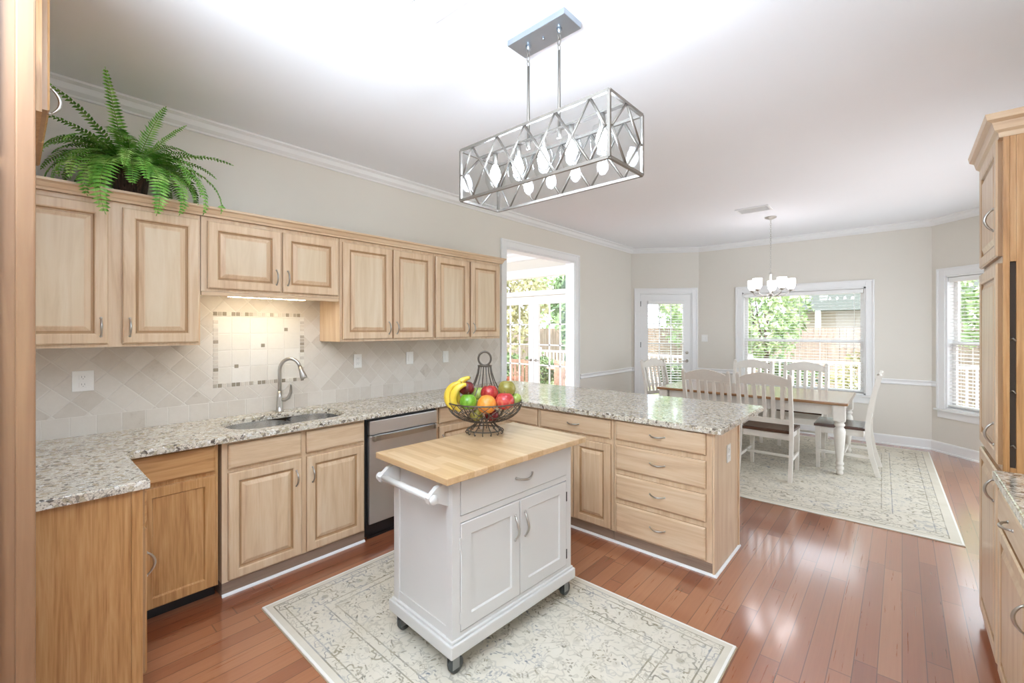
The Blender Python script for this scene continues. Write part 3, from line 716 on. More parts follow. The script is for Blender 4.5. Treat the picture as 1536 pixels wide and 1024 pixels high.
# sink
r = thing('sink', 'undermount stainless steel double bowl sink below the faucet', 'sink', (-3.135, 1.24, .70))
def bowl(x0, x1, y0, y1, dep):
    mb = MB(); prof = [(0, .178), (0, .14), (.008, .03), (.03, .004), (.06, 0)]; loops = []; vs = []; fs = []
    for ins, z in prof:
        L = rrect(x0+ins, x1-ins, y0+ins, y1-ins, max(.02, .14-ins)); vs += [(a+3.135, b-1.24, z) for a, b in L]; n = len(L)
    for i in range(len(prof)-1):
        for k in range(n): fs.append((i*n+k, i*n+(k+1) % n, (i+1)*n+(k+1) % n, (i+1)*n+k))
    fs.append(tuple((len(prof)-1)*n+k for k in range(n))); mb.add(vs, fs, True); return mb
bowl(SK[0]-.005, SK[1]+.005, SK[2]-.005, 1.262, 0).build('basin', 'steel_sink', r); bowl(SK[0]-.005, SK[1]+.005, 1.278, SK[3]+.005, 0).build('basin', 'steel_sink', r)
mb = MB(); mb.box(-3.34+3.135, -2.93+3.135, .018, .042, .10, .165, .008); mb.build('divider', 'steel_sink', r)
for yy in (-.17, .2):
    mb = MB(); mb.lathe([(.0, .004), (.025, .005), (.042, .008), (.045, .002)], 20, c=(0, yy, 0)); mb.build('drain', 'nickel', r)
# faucet
r = thing('faucet', 'brushed nickel gooseneck kitchen faucet behind the sink', 'faucet', (-3.405, 1.30, .914))
mb = MB(); mb.lathe([(.03, 0), (.03, .008), (.024, .014), (.021, .05), (.018, .10), (.016, .15)], 20)
pts = [(0, 0, .13), (0, 0, .24), (0, 0, .30)]+[(.045-.045*cos(t), .055-.055*cos(t), .30+.085*sin(t)) for t in [pi*i/12 for i in range(1, 12)]]
mb.tube(pts, .0125, 12); mb.build('spout', 'nickel', r)
mb = MB(); e = Vector(pts[-1]); dd = (e-Vector(pts[-2])).normalized(); mb.tube([e-dd*.005, e+dd*.03, e+dd*.075, e+dd*.09], [.014, .016, .024, .023], 14); mb.build('spray_head', 'nickel', r)
mb = MB(); mb.tube([(0, 0, .09), (.02, .03, .085), (.035, .05, .10), (.045, .062, .14), (.05, .06, .19), (.055, .055, .205)], [.013, .014, .014, .011, .008, .006], 10); mb.build('lever', 'nickel', r)
# under-cabinet strip
r = thing('under_cabinet_light', 'lit white strip light under the short cabinet above the sink', 'light', (XU-.085, 1.168, 1.726))
mb = MB(); mb.box(-.03, .03, -.245, .245, .006, .018, .003); mb.build('housing', 'plastic', r); mb = MB(); mb.box(-.022, .022, -.24, .24, -.004, .0055, .003); mb.build('tube', 'strip', r)
# dishwasher
r = thing('dishwasher', 'stainless steel dishwasher between the sink base and the corner cabinet', 'dishwasher', (XB, 1.682, 0), pi/2)
mb = MB(); mb.box(.002, .64, .02, .57, .02, .872); mb.box(.004, .638, -.002, .02, .02, .868); mb.build('body', 'black', r)
mb = MB(); mb.box(.022, .632, -.03, -.003, .11, .745, .004); mb.build('door', 'steel', r)
mb = MB(); mb.box(.022, .632, -.034, -.003, .75, .852, .005); mb.build('control_panel', 'steel', r)
mb = MB(); n = 13
P1 = []; 
for i in range(n): t = i/(n-1); P1.append((.05+t*.555, -.05-.022*sin(pi*t)**.6, .725))
for a, b in zip(P1[:-1], P1[1:]): mb.add([(a[0], a[1], .71), (b[0], b[1], .71), (b[0], b[1], .745), (a[0], a[1], .745), (a[0], a[1]+.014, .71), (b[0], b[1]+.014, .71), (b[0], b[1]+.014, .745), (a[0], a[1]+.014, .745)], [(0, 1, 2, 3), (7, 6, 5, 4), (3, 2, 6, 7), (0, 4, 5, 1)])
mb.box(.045, .06, -.065, -.03, .71, .745, .003); mb.box(.595, .61, -.065, -.03, .71, .745, .003); mb.build('handle', 'nickel', r)
mb = MB(); mb.box(.02, .63, -.005, .0, .0, .018); mb.box(.04, .61, .03, .06, 0, .09); mb.build('toe_kick', 'black', r)

# ------------------------------------------------------------------ tall cabinets
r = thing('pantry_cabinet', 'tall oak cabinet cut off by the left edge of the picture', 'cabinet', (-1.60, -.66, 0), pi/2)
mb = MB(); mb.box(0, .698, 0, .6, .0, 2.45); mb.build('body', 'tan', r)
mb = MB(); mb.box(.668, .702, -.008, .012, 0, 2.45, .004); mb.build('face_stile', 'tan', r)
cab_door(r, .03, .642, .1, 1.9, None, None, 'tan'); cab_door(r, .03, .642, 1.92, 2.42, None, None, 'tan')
# right hand tall cabinet
r = thing('pantry_cabinet', 'tall oak pantry cabinet at the right edge beyond the short granite run', 'cabinet', (.325, 3.40, 0), -pi/2)
W = .60; mb = MB(); mb.box(0, W, 0, .62, .0, 2.36); mb.build('body', 'oak', r)
cab_door(r, .02, W-.03, 1.83, 2.34, W-.09, 2.0, 'oak'); cab_door(r, .02, W-.03, .93, 1.80, W-.09, 1.05, 'oak'); cab_door(r, .02, W-.03, .06, .90, W-.09, .80, 'oak')
mb = MB(); mb.sweep([(W, .6), (W, 0), (0, 0)][::-1] if False else [(0, 0), (W, 0), (W, .6)], [(0, 2.33), (.015, 2.33), (.018, 2.35), (.03, 2.36), (.038, 2.39), (.055, 2.40), (.06, 2.425), (0, 2.425)]); mb.box(.001, W-.001, .001, .6, 2.361, 2.42); mb.build('crown', 'oak_h', r)
mb = MB(); mb.box(W, W+.012, -.004, .016, 0, 2.36, .002); mb.box(W, W+.012, .034, .62, 0, 2.36, .002); mb.box(W, W+.012, .016, .034, 1.80, 2.36, .001); mb.box(W, W+.012, .016, .034, 0, .93, .001); mb.build('end_frame', 'honey', r)
mb = MB(); mb.box(W+.0005, W+.002, .016, .034, .93, 1.80); mb.build('recess', 'gap_shade', r)  # thin dark strip stands in for the shade inside a gap
for z in (1.02, 1.25, 1.47): mb = MB(); mb.tube([(W+.002, .017, z), (W+.014, .025, z+.006), (W+.014, .033, z-.006)], .003, 6); mb.build('shelf_pin', 'nickel', r)
# right base run
r = base_cab('base_cabinet', 'pale oak base cabinet at the lower right corner under the short granite run', (.318, 2.782, 0), -pi/2, .70, .63, [('drawer', .06, .66, .72, .855, 1), ('door', .06, .66, .09, .70, 1)])
r = base_cab('base_cabinet', 'pale oak base cabinet nearest the camera on the right, outside the picture edge', (.318, 2.08, 0), -pi/2, .70, .63, [('drawer', .04, .66, .72, .855, 1), ('door', .04, .66, .09, .70, 1)])
mb = MB(); mb.frombm(slabmesh([(.29, 1.37), (XR, 1.37), (XR, 2.784), (.29, 2.784)], [], .879, .914)); tag(mb.build('worktop', 'granite'), 'short piece of granite worktop at the right edge in front of the tall pantry', 'worktop')

# ------------------------------------------------------------------ rugs
def rug(label, mat, cx, cy, hx, hy, rz):
    r = thing('rug', label, 'rug', (cx, cy, 0), rz)
    mb = MB(); mb.box(-hx, hx, -hy, hy, .003, .010, .003); mb.build('pile', mat, r)
    mb = MB(); mb.box(-hx-.004, hx+.004, -hy-.004, hy+.004, .0, .004, .001); mb.build('binding', 'rugback', r); return r
rug('cream patterned rug on the kitchen floor under the white cart', 'rug_a', -1.595, 1.592, 1.005, .69, 0)
rug('large grey and cream patterned rug under the dining table', 'rug_b', -1.16, 5.885, 1.45, 1.53, R(1.5))

# ------------------------------------------------------------------ rolling cart (local: front faces -y, width along x)
cart = thing('kitchen_cart', 'white rolling kitchen cart with butcher block top standing on the kitchen rug', 'cart', (-1.658, 1.686, .010), pi/2+R(-2.5))
hw, hd = .425, .233
mb = MB(); zb = .100
mb.box(-hw-.018, hw+.018, -hd-.018, hd+.018, zb, zb+.055, .006); mb.box(-hw-.008, hw+.008, -hd-.008, hd+.008, zb+.055, zb+.068, .004)
for sx in (-1, 1):
    for sy in (-1, 1): mb.box(sx*hw-(.0 if sx < 0 else .045), sx*hw+(.045 if sx < 0 else 0), sy*hd-(0 if sy < 0 else .045), sy*hd+(.045 if sy < 0 else 0), zb+.06, .862, .003)
mb.box(-hw+.008, -hw+.02, -hd+.04, hd-.04, zb+.06, .862); mb.box(hw-.02, hw-.008, -hd+.04, hd-.04, zb+.06, .862)
mb.box(-hw+.04, hw-.04, hd-.02, hd-.006, zb+.06, .862); mb.box(-hw+.04, hw-.04, -hd+.012, -hd+.03, zb+.06, .862)
mb.box(-hw+.04, hw-.04, -hd+.001, -hd+.03, .66, .69, .002); mb.box(-hw+.04, hw-.04, -hd+.001, -hd+.03, .845, .862)
mb.box(-hw+.04, hw-.04, -hd+.001, -hd+.03, zb+.06, zb+.085)
mb.box(-hw+.004, -hw+.012, -hd+.04, hd-.04, zb+.06, zb+.11); mb.box(-hw+.04, hw-.04, -hd+.02, hd-.02, .84, .862)
mb.build('body', 'cart', cart)
mb = MB(); mb.box(-.495, .495, -.288, .288, .863, .893, .004); mb.build('butcher_block_top', 'butcher', cart)
def hpull(mb, x, z, ax, y):
    pts = []; rs = []
    for i in range(13):
        t = i/12; a = (t-.5)*.12; b = y-.026*sin(pi*t)**.8; cv = .008*sin(2*pi*t)
        pts.append((x+cv*.6, b, z+a) if ax == 'z' else (x+a, b, z-.012*sin(pi*t))); rs.append(.0035+.003*sin(pi*t))
    mb.tube(pts, rs, 8)
    for i in (0, 12): mb.add(*ball(pts[i], .007))
mb = MB(); mb.box(-hw+.047, hw-.047, -hd-.003, -hd+.012, .693, .842, .002); d = mb.build('drawer', 'cart', cart)
mb = MB(); hpull(mb, .03, .772, 'x', -hd-.003); mb.build('handle', 'nickel', d)
for (a, b, h) in ((-hw+.047, -.002, -.035), (.002, hw-.047, .035)):
    mb = MB(); flatpanel(mb, a, b, zb+.088, .657, -hd+.012, .058, .015, .007); d = mb.build('door', 'cart', cart)
    mb = MB(); hpull(mb, h, .53, 'z', -hd-.003); mb.build('handle', 'nickel', d)
    mb = MB(); hx = a-.003 if h < 0 else b+.003
    for z in (.57, .25): mb.box(hx-.004, hx+.004, -hd-.004, -hd+.006, z-.026, z+.026, .001)
    mb.build('hinge', 'hinge' if h > 0 else 'cart', d)
mb = MB()
for sy in (-1, 1):
    mb.prism([(-hw, .74), (-hw, .845), (-hw-.06, .835), (-hw-.105, .80), (-hw-.10, .775), (-hw-.05, .765)], sy*.195-.012, sy*.195+.012, axis='y')
mb.tube([(-hw-.085, -.215, .793), (-hw-.085, .215, .793)], .0155, 14)
for sy in (-1, 1): mb.add(*ball((-hw-.085, sy*.218, .793), .021, 12, 8, (1, .6, 1)))
mb.build('towel_bar', 'cart', cart)
for sx in (-1, 1):
    for sy in (-1, 1):
        cx, cy = sx*(hw-.03), sy*(hd-.03)
        mb = MB(); mb.box(cx-.02, cx+.02, cy-.02, cy+.02, .092, .100); mb.lathe([(.012, .078), (.012, .094)], 10, c=(cx, cy, 0))
        mb.box(cx-.018, cx+.018, cy-.021, cy-.018, .03, .082); mb.box(cx-.018, cx+.018, cy+.018, cy+.021, .03, .082); mb.box(cx-.018, cx+.018, cy-.021, cy+.021, .078, .082)
        ca = mb.build('caster', 'caster', cart)
        mb = MB(); T = Matrix.Translation((cx+.012, cy, .0365)) @ Matrix.Rotation(R(90), 4, 'X')
        mb.lathe([(.0, -.015), (.027, -.015), (.036, -.010), (.036, .010), (.027, .015), (0, .015)], 20, T); mb.build('wheel', 'rubber', ca)

# ------------------------------------------------------------------ fruit basket
BX, BY, BZ = -1.845, 1.85, .9045
bk = thing('fruit_basket', 'tall dark wire fruit basket with ring handle standing on the cart top', 'basket', (BX, BY, BZ))
def ringp(r, z, n=32): return [(r*cos(2*pi*i/n), r*sin(2*pi*i/n), z) for i in range(n)]
mb = MB(); n = 14
mb.tube(ringp(.100, .022), .0035, 8, True); mb.tube(ringp(.052, .070), .003, 8, True)
for i in range(n):
    a = 2*pi*i/n; prof = [(.052, .072), (.055, .06), (.07, .043), (.092, .028), (.106, .022), (.112, .012), (.106, .003), (.098, .006)]
    mb.tube([(q*cos(a), q*sin(a), z) for q, z in prof], .0032, 6)
mb.build('foot', 'wire', bk)
mb = MB()
def wav(i, N): return .004*sin(i*2*pi*6/N)
mb.tube([(.218*cos(t), .218*sin(t), .19) for t in [2*pi*i/48 for i in range(48)]], .0042, 8, True); mb.tube(ringp(.135, .108), .0025, 6, True); mb.tube(ringp(.058, .074), .003, 6, True)
n = 20
for i in range(n):
    for sg in (-1, 1):
        pts = []
        for k in range(9):
            t = k/8; q = .055+.165*sin(t*pi/2)**1.0; z = .072+.118*(t**1.8); a = 2*pi*i/n+sg*.42*sin(t*pi); pts.append((q*cos(a), q*sin(a), z))
        mb.tube(pts, .0022, 5)
mb.build('bowl', 'wire', bk)
mb = MB(); n = 8
for i in range(n):
    a = 2*pi*i/n+.2; pts = [(q*cos(a), q*sin(a), z) for q, z in ((.055, .078), (.10, .10), (.125, .15), (.118, .20), (.09, .245), (.062, .30), (.044, .35), (.036, .395))]
    mb.tube(pts, .0035, 6)
mb.tube(ringp(.038, .395), .0045, 8, True)
cmd = Vector((cos(.7225), sin(.7225), 0))
mb.tube([tuple(cmd*(.037*cos(2*pi*i/28))+Vector((0, 0, .437+.040*sin(2*pi*i/28)))) for i in range(28)], .0058, 8, True); mb.build('handle', 'wire', bk)
def fr(dx, dz, dep):
    """dx right of basket centre as seen, dep towards the camera, dz above the basket base"""
    rt = Vector((cos(.7225), sin(.7225), 0)); fw = Vector((-sin(.7225), cos(.7225), 0)); p = rt*dx-fw*dep
    return (BX+p.x, BY+p.y, BZ+dz)
def fruitobj(name, label, cat, mat, pos, r, sq=(1, 1, .92), stem=True, dimple=.18):
    o = thing(name, label, cat, (pos[0], pos[1], pos[2]-r*sq[2]), random.uniform(0, 6), 'fruit in the wire basket')
    mb = MB(); prof = []
    for i in range(15):
        a = pi*i/14; rr = r*sin(a)**.9*(1+.06*cos(a)); z = r*sq[2]*(-cos(a))
        if dimple and i > 11: z -= r*dimple*(i-11)/3*.9
        if dimple and i < 2: z += r*.10*(2-i)/2
        prof.append((max(rr, 0.0) if 0 < i < 14 else 0, z))
    mb.lathe(prof, 22, c=(0, 0, r*sq[2])); mb.build('skin', mat, o)
    if stem: mb = MB(); zt = r*sq[2]*2-r*dimple*.9; mb.tube([(0, 0, zt-.004), (.001, 0, zt+.006), (.004, .001, zt+.014)], .0016, 6); mb.build('stem', 'bark', o)
    return o
fruitobj('apple', 'dark red apple highest at the left of the basket, beside the bananas', 'apple', 'plum_red', fr(-.104, .268, .03), .046)
fruitobj('apple', 'bright green apple in the front row next to the bananas', 'apple', 'green', fr(-.086, .203, .112), .050)
fruitobj('orange', 'round orange in the middle of the front row of the basket', 'orange', 'orange', fr(.020, .193, .142), .054, (1, 1, .96), False, .04)
fruitobj('apple', 'red apple behind the orange, in front of the basket rods', 'apple', 'red', fr(.030, .243, .045), .052)
fruitobj('peach', 'blushed red and orange fruit at the front right of the basket', 'peach', 'blush', fr(.120, .205, .10), .055)
fruitobj('pear', 'olive green pear like fruit highest at the right of the basket', 'pear', 'pear', fr(.130, .262, .005), .052, (1, 1, .98))
fruitobj('lime', 'small pale green fruit at the far right rim of the basket', 'lime', 'lime', fr(.185, .203, .0), .032, (1, 1, .95), False, .03)
fruitobj('apple', 'yellow green apple half hidden behind the green apple', 'apple', 'lime', fr(-.035, .232, -.01), .042)
fruitobj('apple', 'dark red apple low in the wire bowl under the front fruit', 'apple', 'plum_red', fr(.045, .122, .07), .040)
fruitobj('apple', 'olive apple lying at the bottom of the wire bowl', 'apple', 'pear', fr(-.045, .118, .06), .038)
fruitobj('apple', 'green apple at the back of the basket behind the rods', 'apple', 'green', fr(.03, .19, -.12), .045)
bn = thing('banana_bunch', 'bunch of three yellow bananas curving over the left rim of the basket', 'bananas', fr(-.152, .125, .05), .7225, 'fruit in the wire basket')
for k, (ox, oy, rad, tz) in enumerate(((.0, -.045, .100, 0), (.032, -.062, .098, -.006), (.045, .012, .10, .022))):
    pts = []; rs = []
    for i in range(13):
        t = i/12; a = R(98+140*t)
        pts.append((.035+ox+rad*cos(a)*.9, oy*(1-.3*t), .098+tz+rad*sin(a)*.85)); rs.append(.005+.0165*min(1, sin(pi*min(max(t, .03), .96))**.5))
    mb = MB(); mb.tube(pts, rs, 7); mb.build('banana', 'banana', bn)
    mb = MB(); mb.add(*ball(pts[0], .0062)); mb.add(*ball(pts[-1], .0062)); mb.build('tip', 'banana_tip', bn)

# ------------------------------------------------------------------ fern
FX, FY, FZ0 = -3.295, .455, UT+.057
fn = thing('potted_fern', 'bushy green fern in a dark wicker basket on top of the left wall cabinet', 'plant', (FX, FY, FZ0))
mb = MB(); mb.lathe([(.068, 0), (.075, .06), (.082, .12), (.086, .165), (.082, .17), (.072, .155), (.0, .15)], 28); mb.build('basket_pot', 'basket', fn)
mb = MB(); mb.tube([(0, 0, .05), (0, 0, .18)], [.03, .05], 10); mb.add(*ball((0, 0, .17), .07, 12, 8, (1, 1, .45))); mb.build('crown', 'fern', fn)
def keep(q):
    x, y, z = q; x = max(x, XW+.012-FX)
    if z < .012:
        if x > XU-.06-FX: x = max(x, XU+.066-FX)
        else: z = .012
    if z > ZC-.09-FZ0: x = max(x, XW+.1-FX)
    return (x, y, min(z, ZC-.012-FZ0))
def frond(az, el, L, droop, wmax, seed, up=.16):
    rn = random.Random(seed); vs = []; fs = []; n = 30; pts = []; p = Vector((.03*cos(az), .03*sin(az), up)); e = el
    d = None
    for i in range(n+1):
        pts.append(p.copy()); t = i/n
        e = el-droop*(t**1.25); az2 = az+.18*sin(seed)*t
        d = Vector((cos(e)*cos(az2), cos(e)*sin(az2), sin(e))); p = p+d*(L/n)
    # keep clear of the wall and ceiling
    for q in pts:
        q.x = max(q.x, XW+.03-FX); q.z = min(q.z, ZC-.04-FZ0); q.x, q.y, q.z = keep(q)
    mbf = MB(); mbf.mat('stem'); mbf.tube(pts, [.0022*(1-.75*i/n)+.0004 for i in range(n+1)], 4, T=None); mbf.mat('fern')
    for i in range(3, n+1):
        t = i/n; a = pts[i]; tn = (pts[i]-pts[i-1]).normalized() if (pts[i]-pts[i-1]).length > 1e-6 else Vector((0, 0, 1))
        sd = tn.cross(Vector((0, 0, 1)))
        if sd.length < .05: sd = Vector((-sin(az), cos(az), 0))
        sd.normalize(); up_ = sd.cross(tn)
        w = wmax*(min(1, t*3.0)**.8)*(1-t)**.5+.002; hw_ = L/n*.46
        for s_ in (-1, 1):
            j = rn.uniform(.85, 1.1); dirv = (sd*s_+tn*.28+up_*rn.uniform(-.1, .12)).normalized()
            m1 = a+dirv*w*j*.45+up_*.004; tip = a+dirv*w*j-up_*(.10*w)
            b = len(vs)
            vs_ = [a-tn*hw_*.55, a+tn*hw_*.55, m1+tn*hw_*.9, tip, m1-tn*hw_*.9]
            mbf.add([keep(q) for q in vs_], [(0, 1, 2, 4), (4, 2, 3)])
    o = mbf.build('frond', None, fn); return o
rn = random.Random(11)
spec = []
for i in range(24): spec.append((2*pi*i/24+rn.uniform(-.12, .12), rn.uniform(.35, .75), rn.uniform(.34, .44), rn.uniform(1.9, 2.6), rn.uniform(.075, .095)))
for i in range(14): spec.append((2*pi*i/14+rn.uniform(-.2, .2), rn.uniform(.8, 1.1), rn.uniform(.34, .42), rn.uniform(1.5, 2.2), rn.uniform(.07, .09)))
def aim(x, y, z, dr, w):
    v = Vector((x-FX, y-FY, z-FZ0-.16)); L = v.length; spec.append((atan2(v.y, v.x), atan2(v.z, hypot(v.x, v.y))+dr*.45, L*(1+.07*dr), dr, w))
aim(-3.0, .30, 2.80, .25, .055); aim(-3.16, .56, 2.77, .35, .085); aim(-3.18, .66, 2.70, .5, .06); aim(-3.15, .11, 2.74, .8, .06); aim(-3.17, .06, 2.55, 1.3, .07)
aim(-3.2, .90, 2.54, 1.1, .075); aim(-3.2, .82, 2.44, 1.6, .08); aim(-3.08, .83, 2.17, 2.3, .085); aim(-3.05, .62, 2.10, 2.5, .095); aim(-3.05, .27, 2.13, 2.5, .105)
aim(-3.0, .33, 2.02, 2.6, .11); aim(-3.02, .52, 2.06, 2.6, .10); aim(-3.0, .72, 2.12, 2.4, .09); aim(-3.08, .19, 2.22, 2.3, .10); aim(-3.04, .42, 2.24, 2.5, .095); aim(-3.1, .74, 2.26, 2.3, .09); aim(-3.12, .10, 2.30, 2.1, .09)
for i, q in enumerate(spec): frond(*q, seed=i+1)

# ------------------------------------------------------------------ island pendant (box frame with clear panels)
PC = (-1.24, 1.625); LX, LY, Z0, Z1 = .42, .135, 2.16, 2.41
pd = thing('island_pendant', 'rectangular metal and clear glass pendant light hanging above the cart', 'pendant light', (PC[0], PC[1], Z0), R(-1.0))
H = Z1-Z0; mb = MB(); b = .006
for sx in (-1, 1):
    for sy in (-1, 1): mb.box(sx*LX-b, sx*LX+b, sy*LY-b, sy*LY+b, 0, H)
for z in (0, H):
    for sy in (-1, 1): mb.box(-LX, LX, sy*LY-b, sy*LY+b, z-b, z+b)
    for sx in (-1, 1): mb.box(sx*LX-b, sx*LX+b, -LY, LY, z-b, z+b)
mb.box(-LX, LX, -.012, .012, H-.004, H+.004); mb.build('frame', 'gunmetal', pd)
def flatbar(mb, p, q, w=.0058, d=.003):
    mb.tube([p, q], w, 4)
mb = MB(); N = 5; u = 2*LX/N
for sy in (-1, 1):
    y = sy*LY; T = [-LX+u*(i+.5) for i in range(N)]
    for i in range(N-1): flatbar(mb, (T[i], y, H), (T[i+1], y, 0)); flatbar(mb, (T[i], y, 0), (T[i+1], y, H))
    for e, t in ((-LX+.018, T[0]), (LX-.018, T[-1])):
        flatbar(mb, (t, y, H), (e, y, H/2)); flatbar(mb, (e, y, H/2), (t, y, 0)); flatbar(mb, (e, y, H/2), (math.copysign(LX, e), y, H/2))
for sx in (-1, 1):
    x = sx*LX
    for e in (-LY+.02, LY-.02):
        flatbar(mb, (x, 0, H), (x, e, H/2)); flatbar(mb, (x, e, H/2), (x, 0, 0)); flatbar(mb, (x, e, H/2), (x, math.copysign(LY, e), H/2))
mb.build('lattice', 'gunmetal', pd)
mb = MB()
for sy in (-1, 1): mb.box(-LX+b, LX-b, sy*(LY-.004)-.001, sy*(LY-.004)+.001, b, H-b)
for sx in (-1, 1): mb.box(sx*(LX-.004)-.001, sx*(LX-.004)+.001, -LY+b, LY-b, b, H-b)
mb.build('glass_panel', 'lampglass', pd)
for dx in (-.09, .09):
    mb = MB(); mb.tube([(dx, 0, H), (dx, 0, .60)], .0065, 8); mb.tube([(dx, 0, H-.045), (dx, 0, H)], .011, 8); rd = mb.build('rod', 'gunmetal', pd)
    mb = MB()
    for k in range(3):
        zc = .612+k*.026; ax = Vector((1, 0, 0)) if k % 2 else Vector((0, 1, 0))
        mb.tube([tuple(Vector((dx, 0, zc))+ax*.0085*cos(2*pi*i/14)+Vector((0, 0, .0165*sin(2*pi*i/14)))) for i in range(14)], .002, 6, True)
    mb.build('chain', 'gunmetal', rd)
mb = MB(); zc = ZC-Z0; mb.box(-.165, .165, -.066, .066, zc-.028, zc-.0005, .003)
for dx in (-.09, .09): mb.lathe([(.008, zc-.05), (.012, zc-.04), (.014, zc-.028)], 10, c=(dx, 0, 0))
mb.lathe([(.004, zc-.038), (.006, zc-.028)], 8); mb.build('canopy', 'canopy', pd)
for k in range(5):
    x = (k-2)*.155; mb = MB(); mb.lathe([(.012, H-.065), (.014, H-.03), (.012, H-.006)], 10, c=(x, 0, 0)); so_ = mb.build('socket', 'gunmetal', pd)
    mb = MB(); mb.lathe([(.0, H-.155), (.012, H-.150), (.024, H-.132), (.028, H-.115), (.022, H-.09), (.012, H-.066)], 14, c=(x, 0, 0)); mb.build('bulb', 'bulb', so_)
    mb = MB(); mb.lathe([(.033, H-.19), (.050, H-.15), (.052, H-.10), (.04, H-.06), (.014, H-.048)], 18, c=(x, 0, 0)); mb.build('glass_cup', 'lampglass', so_)

# ------------------------------------------------------------------ chandelier
ch = thing('chandelier', 'small five light chandelier with frosted shades above the dining table', 'chandelier', (-1.205, 6.15, 1.955))
zc = ZC-1.955; mb = MB(); mb.lathe([(.065, zc), (.062, zc-.012), (.03, zc-.026), (.008, zc-.034)], 20); mb.build('canopy', 'nickel', ch)
mb = MB(); z = .26
k = 0
while z < zc-.035:
    ax = Vector((1, 0, 0)) if k % 2 else Vector((0, 1, 0))
    mb.tube([tuple(Vector((0, 0, z+.015))+ax*.008*cos(2*pi*i/10)+Vector((0, 0, .018*sin(2*pi*i/10)))) for i in range(10)], .0018, 4, True); z += .027; k += 1
mb.build('chain', 'nickel', ch)
mb = MB(); mb.lathe([(0, -.045), (.012, -.035), (.02, -.02), (.012, 0), (.012, .22), (.02, .235), (.006, .262)], 14); mb.build('stem', 'nickel', ch)
for i in range(5):
    a = R(72*i+25); cx, cy = cos(a)*.215, sin(a)*.215
    mb = MB(); mb.tube([(cos(a)*q, sin(a)*q, z) for q, z in ((.01, -.005), (.06, -.035), (.13, -.035), (.19, -.01), (.215, .03))], .006, 6); mb.lathe([(.008, .02), (.026, .032), (.03, .045)], 14, c=(cx, cy, 0)); ar = mb.build('arm', 'nickel', ch)
    mb = MB(); mb.lathe([(.028, .045), (.045, .07), (.052, .11), (.052, .17), (.048, .17), (.047, .11), (.04, .075), (.02, .052)], 20, c=(cx, cy, 0)); mb.build('lamp_shade', 'shade', ar)
# ceiling vents
def vent(label, cx, cy, lx, ly, rz):
    r = thing('ceiling_vent', label, 'vent', (cx, cy, ZC-.012), rz)
    mb = MB(); w = .022
    mb.box(-lx, lx, -ly, -ly+w, 0, .0115, .003); mb.box(-lx, lx, ly-w, ly, 0, .0115, .003); mb.box(-lx, -lx+w, -ly+w, ly-w, 0, .0115, .003); mb.box(lx-w, lx, -ly+w, ly-w, 0, .0115, .003); mb.build('frame', 'trim', r)
    mb = MB(); x = -lx+w+.008
    while x < lx-w-.004: mb.box(x-.0012, x+.0012, -ly+w, ly-w, .002, .0105); x += .012
    mb.build('louvers', 'trim', r); mb = MB(); mb.box(-lx+w, lx-w, -ly+w, ly-w, .0106, .0114); mb.build('backing', 'outlet_slot', r)
vent('white ceiling vent at the top edge of the picture', -1.43, 1.17, .135, .085, R(2)); vent('white ceiling vent near the chandelier', -1.27, 5.62, .17, .12, R(0))

# ------------------------------------------------------------------ dining table
TBX, TBY = -1.41, 6.13; tb_ = thing('dining_table', 'long dining table with brown wood top and turned cream legs', 'table', (TBX, TBY, .0105))
mb = MB(); mb.box(-1.0, 1.0, -.53, .53, .722, .752, .008); mb.build('tabletop', 'tabletop', tb_)
mb = MB()
for sy in (-1, 1): mb.box(-.86, .86, sy*.455-.012, sy*.455+.012, .61, .7215)
for sx in (-1, 1): mb.box(sx*.925-.012, sx*.925+.012, -.40, .40, .61, .7215)
mb.build('apron', 'chairpaint', tb_)
lp = [(.020, 0), (.030, .012), (.033, .03), (.024, .045), (.036, .06), (.038, .08), (.026, .095), (.037, .11), (.038, .125), (.027, .14), (.03, .16), (.042, .28), (.050, .40), (.052, .45), (.044, .48), (.033, .495), (.046, .51), (.046, .525), (.034, .54), (.05, .552), (.05, .56)]
for sx in (-1, 1):
    for sy in (-1, 1):
        mb = MB(); cx, cy = sx*.925, sy*.455; mb.lathe(lp, 20, c=(cx, cy, 0)); mb.box(cx-.05, cx+.05, cy-.05, cy+.05, .56, .7215, .004); mb.build('leg', 'chairpaint', tb_)
